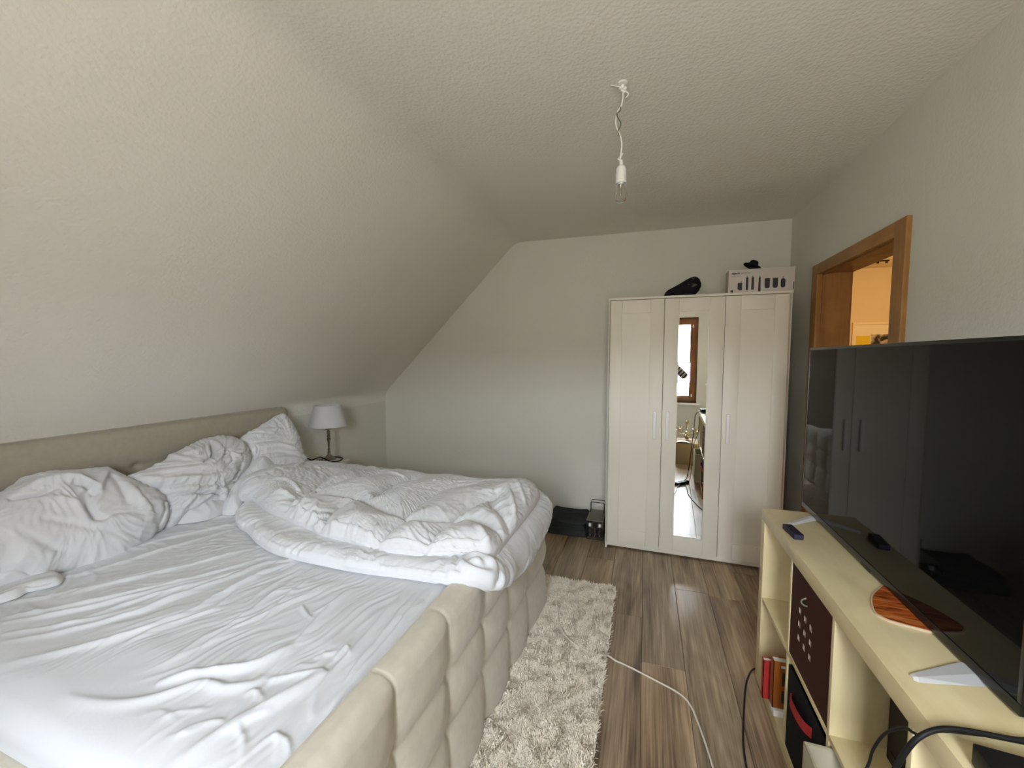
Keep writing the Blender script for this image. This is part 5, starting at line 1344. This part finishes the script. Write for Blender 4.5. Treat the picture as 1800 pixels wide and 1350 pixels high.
stb = thing('black_set_top_box', 'flat black media player box on the near end of the birch shelf', 'media player', (0.527, 0.845, SH), -0.10)
box('shell', (0.0, -0.135, 0.004), (0.21, 0.0, 0.040), M_black, stb, bev=0.003)
for x in (0.015, 0.18):
    for y in (-0.12, -0.03): box('foot_pad', (x, y, 0), (x + 0.015, y + 0.015, 0.004), M_black, stb)
ad = thing('power_adapter', 'small black power adapter behind the media player on the shelf top', 'adapter', (0.705, 0.866, SH))
box('block', (-0.035, -0.022, 0), (0.035, 0.022, 0.034), M_black, ad, bev=0.004)
tube('lead', [(-0.02, 0.0, 0.034), (-0.025, 0.01, 0.07), (-0.01, 0.03, 0.095), (0.02, 0.05, 0.08), (0.05, 0.06, 0.005), (0.10, 0.05, 0.005)], 0.004, M_cablegrey, ad, 7, 6)

# thick and thin black cables over the shelf front, down to the power strip
tk = tube('thick_black_cable', [(0.86, 0.97, 0.797), (0.78, 0.94, 0.799), (0.70, 0.915, 0.803), (0.628, 0.903, 0.808), (0.548, 0.894, 0.812), (0.508, 0.888, 0.808), (0.478, 0.882, 0.790), (0.462, 0.885, 0.755), (0.455, 0.905, 0.69), (0.447, 0.94, 0.60), (0.433, 0.99, 0.46),
     (0.415, 1.05, 0.30), (0.395, 1.11, 0.14), (0.375, 1.16, 0.05), (0.345, 1.21, 0.026)], 0.0047, M_black, None, 9, 8)
tag(tk, 'thick black cable hanging over the shelf front edge', 'cable')
tn = tube('thin_black_cable', [(0.66, 0.93, 0.7945), (0.58, 0.915, 0.7945), (0.525, 0.905, 0.7945), (0.507, 0.905, 0.786), (0.500, 0.918, 0.765), (0.500, 0.940, 0.752), (0.500, 0.969, 0.735), (0.496, 1.02, 0.675), (0.490, 1.048, 0.61), (0.482, 1.056, 0.55), (0.440, 1.075, 0.42), (0.430, 1.11, 0.28), (0.42, 1.16, 0.10), (0.40, 1.20, 0.02), (0.37, 1.235, 0.026)], 0.0029, M_black, None, 7, 8)
tag(tn, 'thin black cable looping in front of the near compartments', 'cable')
ps = thing('power_strip', 'black power strip on the floor in front of the shelf', 'power strip', (0.322, 1.262, 0), -0.88)
box('casing', (-0.10, -0.026, 0), (0.10, 0.026, 0.034), M_black, ps, bev=0.006)
for x in (-0.065, 0.0, 0.065):
    lathe('socket', [(0.019, 0.0335), (0.019, 0.036), (0.016, 0.036), (0.016, 0.0345), (0, 0.0345)], M_bezel, ps, 18, (x, 0, 0))

# ------------------------------------------------------------------ floor things left of the wardrobe
ctp = thing('folded_cloth', 'pile of folded charcoal felt cloth on the floor between bed and wardrobe', 'cloth', (-0.605, 3.455, 0))
def rr(wx, wy, k=0.0, sk=0.0):
    return [(-wx, -wy * .8), (-wx * .93, -wy), (0, -wy * (1 + k)), (wx * .93, -wy), (wx, -wy * .8), (wx * (1 + k), 0), (wx, wy * .85), (wx * .93, wy), (0, wy), (-wx * .93, wy), (-wx, wy * .85), (-wx * (1 + k), 0)]
lay = [(0.175, 0.165, 0.000, 0.045, 0.0, 0.0, 0.0), (0.165, 0.168, 0.038, 0.042, -0.01, 0.012, 0.05), (0.158, 0.160, 0.074, 0.044, 0.0, 0.0, -0.04)]
for wx, wy, zb, hh_, ox, oy, an in lay:
    c_, s_ = math.cos(an), math.sin(an)
    puffy('fold', rr(wx, wy, 0.03), (lambda hh_: lambda u, v, D, H: hh_ * H + 0.010 * ridged(u, v, 0.3, 9, 3, int(hh_ * 1000)) * H + 0.010 * pnoise(u * 9, v * 9, int(hh_ * 999)) * H)(hh_), M_charcoal, ctp, 30, 150, 0.022, 0.001, 4,
          (lambda zb, ox, oy, c_, s_: lambda u, v, h: (ox + c_ * u - s_ * v, oy + s_ * u + c_ * v, zb + 0.002 + h - 0.02 * max(0, -v - 0.1) * zb * 6))(zb, ox, oy, c_, s_))
flap = puffy('loose_flap', [(-0.05, -0.175), (0.10, -0.185), (0.172, -0.16), (0.165, -0.02), (0.06, -0.03), (0.02, -0.10)], lambda u, v, D, H: 0.012 * H, M_charcoal, ctp, 10, 60, 0.012, 0.001, 3,
             lambda u, v, h: (u, v, 0.125 + h - 0.30 * max(0, -v - 0.13)))
wb = thing('wire_crate', 'grey wire crate with handles squeezed beside the wardrobe holding dark glass', 'crate', (-0.352, 3.39, 0))
x0, x1, y0, y1, h = -0.072, 0.058, -0.115, 0.14, 0.150
L = []
for z in (0.006, 0.052, 0.098, h):
    L.append(([(x0, y0, z), (x1, y0, z), (x1, y1, z), (x0, y1, z), (x0, y0, z)], 0.0026))
for x in np.linspace(x0, x1, 4): L += [([(x, y0, 0.004), (x, y0, h)], 0.0024), ([(x, y1, 0.004), (x, y1, h)], 0.0024)]
for y in np.linspace(y0, y1, 6)[1:-1]: L += [([(x0, y, 0.004), (x0, y, h)], 0.0024), ([(x1, y, 0.004), (x1, y, h)], 0.0024), ([(x0, y, 0.006), (x1, y, 0.006)], 0.0024)]
tubes('wire_frame', L, M_darkwire, wb)
box('lid', (x0 - 0.003, y0 + 0.002, h), (x1 + 0.002, y1, h + 0.008), M_greymetal, wb, bev=0.002)
for yy in (0.07, 0.135):
    tube('handle', [(x0 + 0.010, yy, h + 0.006), (x0 + 0.010, yy, h + 0.085), (x0 + 0.012, yy, h + 0.094), (x1 - 0.012, yy, h + 0.094), (x1 - 0.010, yy, h + 0.085), (x1 - 0.010, yy, h + 0.006)], 0.003, M_darkwire, wb, 6, 1)
for i, (x, y, wh) in enumerate(((-0.048, -0.078, 'nearest the folded cloth'), (-0.008, -0.080, 'in the middle'), (0.030, -0.078, 'tucked behind the wardrobe side'))):
    jr = thing('glass_jar', 'dark glass jar with light cap in the wire crate, ' + wh, 'jar', (-0.352 + x, 3.39 + y, 0.009), 0, 'dark jars in the wire crate')
    lathe('jar_body', [(0.014, 0), (0.0175, 0.004), (0.018, 0.05), (0.0165, 0.07), (0.011, 0.080), (0.011, 0.086)], M_darkglass, jr, 18)
    lathe('cap', [(0.013, 0.086), (0.013, 0.108), (0.011, 0.111), (0, 0.111)], M_silver if i != 1 else M_black, jr, 18)

# ------------------------------------------------------------------ behind the photographer: carton with a brass chandelier (mirror)
kb_ = thing('cardboard_box', 'brown cardboard box on the floor under the window', 'box', (0.43, 0.115, 0), 0.03)
box('carton_body', (-0.165, -0.20, 0), (0.255, 0.19, 0.292), M_cardboard, kb_, bev=0.002)
for s in (-1, 1):
    V = [(-0.163, s * 0.004, 0.2925), (0.253, s * 0.004, 0.2925), (0.253, s * 0.188, 0.296), (-0.163, s * 0.188, 0.296)]
    mk('flap', V + [(a, b, c + 0.003) for a, b, c in V], [(0, 1, 2, 3), (4, 5, 6, 7), (0, 1, 5, 4), (1, 2, 6, 5), (2, 3, 7, 6), (3, 0, 4, 7)], M_cardboard, kb_)
V, Fc = [], []
for i in range(13):
    for j in range(5):
        u, v = i / 12, j / 4
        V.append((0.272 + 0.16 * u, 0.205 + 0.10 * v, 0.302 + 0.016 * math.sin(u * math.pi) * (0.6 + 0.4 * v)))
n5 = len(V)
V += [(a, b, c + 0.0012) for a, b, c in V]
for i in range(12):
    for j in range(4):
        a = i * 5 + j
        Fc += [(a, a + 1, a + 6, a + 5), (n5 + a, n5 + a + 5, n5 + a + 6, n5 + a + 1)]
tag(mk('paper_sheet', V, Fc, M_paper, smooth=True), 'curled white paper sheet on the cardboard box', 'paper')
ch = thing('brass_chandelier', 'brass chandelier with curved arms resting on the cardboard box', 'chandelier', (0.405, 0.045, 0.300))
lathe('column', [(0.003, 0.0), (0.012, 0.003), (0.034, 0.022), (0.042, 0.042), (0.034, 0.062), (0.014, 0.076), (0.010, 0.088), (0.020, 0.098), (0.024, 0.108), (0.012, 0.120), (0.009, 0.150), (0.015, 0.165), (0.013, 0.185), (0.008, 0.200), (0.012, 0.225), (0.022, 0.245), (0.024, 0.262), (0.014, 0.272), (0.006, 0.285), (0.004, 0.310), (0, 0.315)], M_brass, ch, 24, sharp=30)
for k in range(5):
    a = 2 * math.pi * k / 5 + 0.35
    ca, sa_ = math.cos(a), math.sin(a)
    pr_ = [(0.012, 0.110), (0.040, 0.082), (0.078, 0.080), (0.105, 0.115), (0.108, 0.155), (0.124, 0.182), (0.146, 0.172), (0.152, 0.135)]
    if sa_ > 0.6: pr_ = [(r * 0.9, z) for r, z in pr_]
    tube('arm', [(r * ca, r * sa_, z) for r, z in pr_], 0.0045, M_brass, ch, 8, 6)
    re, ze = pr_[-1]
    lathe('candle_cup', [(0.004, -0.004), (0.020, 0.0), (0.022, 0.004), (0.010, 0.008), (0.009, -0.03), (0.006, -0.045), (0, -0.046)], M_brass, ch, 14, (re * ca, re * sa_, ze + 0.0))

# ------------------------------------------------------------------ the photographer (only the striped elbow shows, in the wardrobe mirror)
PB = Vector((-0.05, -0.31, 0.0))
PR = Vector((math.cos(YAW), -math.sin(YAW), 0)).normalized()
PF = Vector((math.sin(YAW), math.cos(YAW), 0)).normalized()
def L2W(r, f, z): return PB + PR * r + PF * f + Vector((0, 0, z))
def W2L(p):
    d = Vector(p) - PB
    return (d.dot(PR), d.dot(PF), p[2])
per = thing('person', 'person in a striped long-sleeved top holding up a phone, elbow seen in the mirror', 'person', PB, YAW * -1.0 * -1.0 * 0)
def skin(name, pts, edges, root, m, sub=2):
    """pts: list of (world position, radius x, radius y)"""
    me = bpy.data.meshes.new(name + '_cage')
    me.from_pydata([tuple(Vector(p[0]) - PB) for p in pts], edges, [])
    o = bpy.data.objects.new(name, me)
    COL.objects.link(o)
    sk = o.modifiers.new('s', 'SKIN')
    sk.use_smooth_shade = True
    if not me.skin_vertices: me.attributes.new('skin', 'FLOAT', 'POINT')
    for i, p in enumerate(pts):
        sv = me.skin_vertices[0].data[i]
        sv.radius = (p[1], p[2] if len(p) > 2 else p[1])
        sv.use_root = (i == root)
    ss = o.modifiers.new('u', 'SUBSURF')
    ss.levels = ss.render_levels = sub
    dg = bpy.context.evaluated_depsgraph_get()
    nm = bpy.data.meshes.new_from_object(o.evaluated_get(dg))
    bpy.data.objects.remove(o)
    r = bpy.data.objects.new(name, nm)
    COL.objects.link(r)
    nm.name = name
    nm.materials.clear()
    nm.materials.append(m)
    nm.polygons.foreach_set('use_smooth', [True] * len(nm.polygons))
    r.parent = per
    return r
M_skin = mat('skin', (0.52, 0.32, 0.23, 1), 0.55, vary=(14, 0.06))
M_hair = mat('dark_brown_hair', (0.035, 0.020, 0.012, 1), 0.55, bump=(160, 0.4, 0.003, 3))
M_denim = mat('blue_denim', (0.035, 0.050, 0.095, 1), 0.85, bump=(300, 0.2, 0.001, 2))
shR, shL = L2W(0.185, 0.0, 1.415), L2W(-0.185, 0.0, 1.415)
elR, haR = Vector((0.365, -0.035, 1.185)), Vector((0.135, -0.045, 1.405))
elL, haL = L2W(-0.30, 0.22, 1.175), L2W(-0.085, 0.262, 1.395)
mid_ = lambda a, b, t: Vector(a) * (1 - t) + Vector(b) * t
pts, edges = [], []
def add(p, r, r2=None, to=None):
    pts.append((Vector(p), r, r if r2 is None else r2))
    if to is not None: edges.append((to, len(pts) - 1))
    return len(pts) - 1
pelvis = add(L2W(0, 0, 0.94), 0.135, 0.105)
waist = add(L2W(0, 0.005, 1.10), 0.118, 0.092, pelvis)
chest = add(L2W(0, 0.01, 1.29), 0.140, 0.100, waist)
upc = add(L2W(0, 0.0, 1.40), 0.110, 0.085, chest)
neck = add(L2W(0, 0.005, 1.485), 0.052, 0.055, upc)
jaw = add(L2W(0, 0.03, 1.555), 0.062, 0.072, neck)
face = add(L2W(0, 0.03, 1.615), 0.074, 0.090, jaw)
brow = add(L2W(0, 0.015, 1.675), 0.074, 0.094, face)
crown_ = add(L2W(0, 0.005, 1.725), 0.048, 0.060, brow)
for sgn, sh, el, ha in ((1, shR, elR, haR), (-1, shL, elL, haL)):
    a = add(sh, 0.056, None, upc)
    b = add(mid_(sh, el, 0.5), 0.047, None, a)
    c = add(el, 0.040, None, b)
    d = add(mid_(el, ha, 0.35), 0.041, None, c)
    e = add(mid_(el, ha, 0.80), 0.030, None, d)
    w = add(mid_(el, ha, 0.94), 0.026, 0.020, e)
for sgn in (1, -1):
    h = add(L2W(0.088 * sgn, 0, 0.86), 0.088, None, pelvis)
    t1 = add(L2W(0.095 * sgn, 0.005, 0.68), 0.076, None, h)
    k = add(L2W(0.100 * sgn, 0.012, 0.49), 0.056, None, t1)
    cf = add(L2W(0.105 * sgn, -0.012, 0.34), 0.054, None, k)
    an = add(L2W(0.110 * sgn, -0.02, 0.10), 0.038, None, cf)
    he = add(L2W(0.112 * sgn, -0.01, 0.045), 0.036, None, an)
    to_ = add(L2W(0.125 * sgn, 0.13, 0.032), 0.030, 0.024, he)
body = skin('body', pts, edges, pelvis, M_skin)
# phone, held level in both hands just behind the lens
ph = thing('phone', 'black phone held up sideways in both hands', 'phone', Vector((0, 0, CAMH)) - PF * 0.016 + PR * 0.035, -YAW * -1.0)
ph.rotation_euler = (0, 0, -YAW)
phm = boxes('casing', [((-0.080, -0.008, -0.046), (0.080, 0.0, 0.030))], M_black, ph, bev=0.0035)
# hands: palm and five separate fingers closing on the ends of the phone
def hand(sgn, ha):
    inn = -sgn
    c = Vector(ha)
    endp = ph.location + PR * (sgn * 0.078) + Vector((0, 0, -0.012))
    wr = mid_((elR if sgn > 0 else elL), ha, 0.94)
    palm = mid_(wr, endp, 0.55) - PF * 0.022 + PR * sgn * 0.016
    P, E = [], []
    def ad(p, r, r2=None, to=None):
        P.append((Vector(p), r, r if r2 is None else r2))
        if to is not None: E.append((to, len(P) - 1))
        return len(P) - 1
    a = ad(wr, 0.024, 0.019)
    b = ad(palm, 0.036, 0.017, a)
    kn = ad(palm + (endp - wr).normalized() * 0.030, 0.034, 0.014, b)
    skin('hand', P, E, 0, M_skin)
    up_ = Vector((0, 0, 1))
    for i, (dz, ln) in enumerate(((0.030, 0.88), (0.011, 1.0), (-0.008, 0.94), (-0.026, 0.78))):
        root = palm + up_ * dz * 0.6 + (endp - wr).normalized() * 0.012
        j1 = endp + PR * sgn * 0.016 + up_ * (dz + 0.002) - PF * 0.008
        j2 = j1 + (PR * inn * 0.014 + PF * 0.014) * ln
        j3 = j2 + (PR * inn * 0.018 + PF * 0.001) * ln
        Q = [(root, 0.0095), (j1, 0.0090), (j2, 0.0080), (j3, 0.0070)]
        skin('finger', Q, [(0, 1), (1, 2), (2, 3)], 0, M_skin, 1)
    tb = palm + PR * inn * 0.022 - up_ * 0.020
    t1 = endp + PR * inn * 0.018 - PF * 0.020 - up_ * 0.020
    t2 = endp + PR * inn * 0.040 - PF * 0.017 - up_ * 0.010
    skin('thumb', [(palm, 0.012), (tb, 0.0115), (t1, 0.0100), (t2, 0.0085)], [(0, 1), (1, 2), (2, 3)], 0, M_skin, 1)
hand(1, haR)
hand(-1, haL)
# clothing
pts, edges = [], []
pe = add(L2W(0, 0, 0.80), 0.200, 0.150)
pe2 = add(L2W(0, 0, 0.93), 0.192, 0.146, pe)
wa_ = add(L2W(0, 0.005, 1.08), 0.160, 0.126, pe2)
chs = add(L2W(0, 0.01, 1.28), 0.156, 0.116, wa_)
uc = add(L2W(0, 0.0, 1.40), 0.122, 0.098, chs)
nk = add(L2W(0, 0.004, 1.450), 0.068, 0.068, uc)
for sh, el, ha in ((shR, elR, haR), (shL, elL, haL)):
    a = add(sh, 0.068, None, uc)
    b = add(mid_(sh, el, 0.5), 0.058, None, a)
    c = add(el, 0.052, None, b)
    d = add(mid_(el, ha, 0.35), 0.053, None, c)
    e = add(mid_(el, ha, 0.74), 0.040, None, d)
bones = [(pts[a][0] - PB, pts[b][0] - PB) for a, b in edges]
t = NT('grey_black_stripes')
at = t.node('ShaderNodeAttribute', attribute_name='along')
mu = t.node('ShaderNodeMath', operation='MULTIPLY')
mu.inputs[1].default_value = 2 * math.pi / 0.044
t.link(at.outputs['Fac'], mu.inputs[0])
sn = t.node('ShaderNodeMath', operation='SINE')
t.link(mu.outputs[0], sn.inputs[0])
rp = t.node('ShaderNodeValToRGB')
rp.color_ramp.interpolation = 'CONSTANT'
rp.color_ramp.elements[0].position, rp.color_ramp.elements[0].color = 0.0, (0.36, 0.33, 0.30, 1)
rp.color_ramp.elements[1].position, rp.color_ramp.elements[1].color = 0.25, (0.012, 0.012, 0.014, 1)
t.link(sn.outputs[0], rp.inputs[0])
t.link(rp.outputs[0], t.b.inputs['Base Color'])
t.b.inputs['Roughness'].default_value = 0.9
t.b.inputs['Specular IOR Level'].default_value = 0.15
sw_ = skin('striped_top', pts, edges, 0, t.m)
co = np.zeros(len(sw_.data.vertices) * 3)
sw_.data.vertices.foreach_get('co', co)
co = co.reshape(-1, 3)
best = np.full(len(co), 9.0)
al = np.zeros(len(co))
acc = {0: 0.0}
for (i0, i1) in edges: acc[i1] = acc[i0] + (pts[i1][0] - pts[i0][0]).length
for (i0, i1), (a, b) in zip(edges, bones):
    a, b = np.array(a), np.array(b)
    d = b - a
    tt_ = np.clip(((co - a) @ d) / (d @ d), 0, 1)
    ds = np.linalg.norm(co - a - tt_[:, None] * d, axis=1)
    k = ds < best
    best[k] = ds[k]
    al[k] = (acc[i0] + tt_ * np.linalg.norm(d))[k]
at_ = sw_.data.attributes.new('along', 'FLOAT', 'POINT')
at_.data.foreach_set('value', al)
pts, edges = [], []
pe = add(L2W(0, 0, 0.95), 0.140, 0.112)
for sgn in (1, -1):
    h = add(L2W(0.090 * sgn, 0, 0.85), 0.100, None, pe)
    t1 = add(L2W(0.097 * sgn, 0.005, 0.68), 0.088, None, h)
    k = add(L2W(0.102 * sgn, 0.010, 0.49), 0.068, None, t1)
    cf = add(L2W(0.107 * sgn, -0.012, 0.32), 0.066, None, k)
    an = add(L2W(0.112 * sgn, -0.02, 0.10), 0.058, None, cf)
skin('trousers', pts, edges, 0, M_denim)
for sgn in (1, -1):
    skin('sock', [(L2W(0.112 * sgn, -0.02, 0.11), 0.042), (L2W(0.113 * sgn, -0.012, 0.047), 0.043), (L2W(0.120 * sgn, 0.06, 0.038), 0.042, 0.034), (L2W(0.127 * sgn, 0.135, 0.032), 0.036, 0.028)], [(0, 1), (1, 2), (2, 3)], 0, M_blackcloth)
hb_ = bmesh.new()
bmesh.ops.create_icosphere(hb_, subdivisions=4, radius=1.0)
for v in hb_.verts:
    r_, f_, z_ = v.co
    k_ = 1 + 0.03 * math.sin(r_ * 23 + f_ * 17) + 0.02 * math.sin(z_ * 31 + r_ * 11)
    v.co = (L2W(0, -0.012, 1.665) + PR * r_ * 0.092 * k_ + PF * f_ * 0.112 * k_ + Vector((0, 0, z_ * 0.102 * k_))) - PB
dead = []
for v in hb_.verts:
    r_, f_, z_ = W2L(v.co + PB)
    if (f_ > 0.045 and z_ < 1.705) or z_ < 1.585 or (abs(r_) > 0.06 and f_ > 0.02 and z_ < 1.67): dead.append(v)
bmesh.ops.delete(hb_, geom=dead, context='VERTS')
mkbm('hair', hb_, M_hair, per, smooth=True)
skin('nose', [(L2W(0, 0.112, 1.640), 0.010), (L2W(0, 0.128, 1.612), 0.012), (L2W(0, 0.120, 1.600), 0.013, 0.009)], [(0, 1), (1, 2)], 0, M_skin, 1)
skin('mouth', [(L2W(-0.022, 0.098, 1.570), 0.005), (L2W(0, 0.107, 1.571), 0.008), (L2W(0.022, 0.098, 1.570), 0.005)], [(0, 1), (1, 2)], 0, mat('lips', (0.42, 0.16, 0.14, 1), 0.5), 1)
for sgn in (1, -1):
    ey = lathe('eye', [(0, -0.0075), (0.007, -0.0055), (0.010, 0), (0.007, 0.0055), (0, 0.0075)], M_paper, per, 12)
    ey.location = L2W(0.031 * sgn, 0.100, 1.640) - PB
    ir = lathe('iris', [(0.0062, 0), (0.0045, 0.0016), (0, 0.0022)], M_black, ey, 12)
    ir.location = PF * 0.0090
    ir.rotation_euler = (math.radians(-90), 0, -YAW)
    skin('ear', [(L2W(0.078 * sgn, 0.010, 1.650), 0.008, 0.016), (L2W(0.081 * sgn, 0.006, 1.625), 0.008, 0.017), (L2W(0.076 * sgn, 0.012, 1.600), 0.007, 0.010)], [(0, 1), (1, 2)], 0, M_skin, 1)
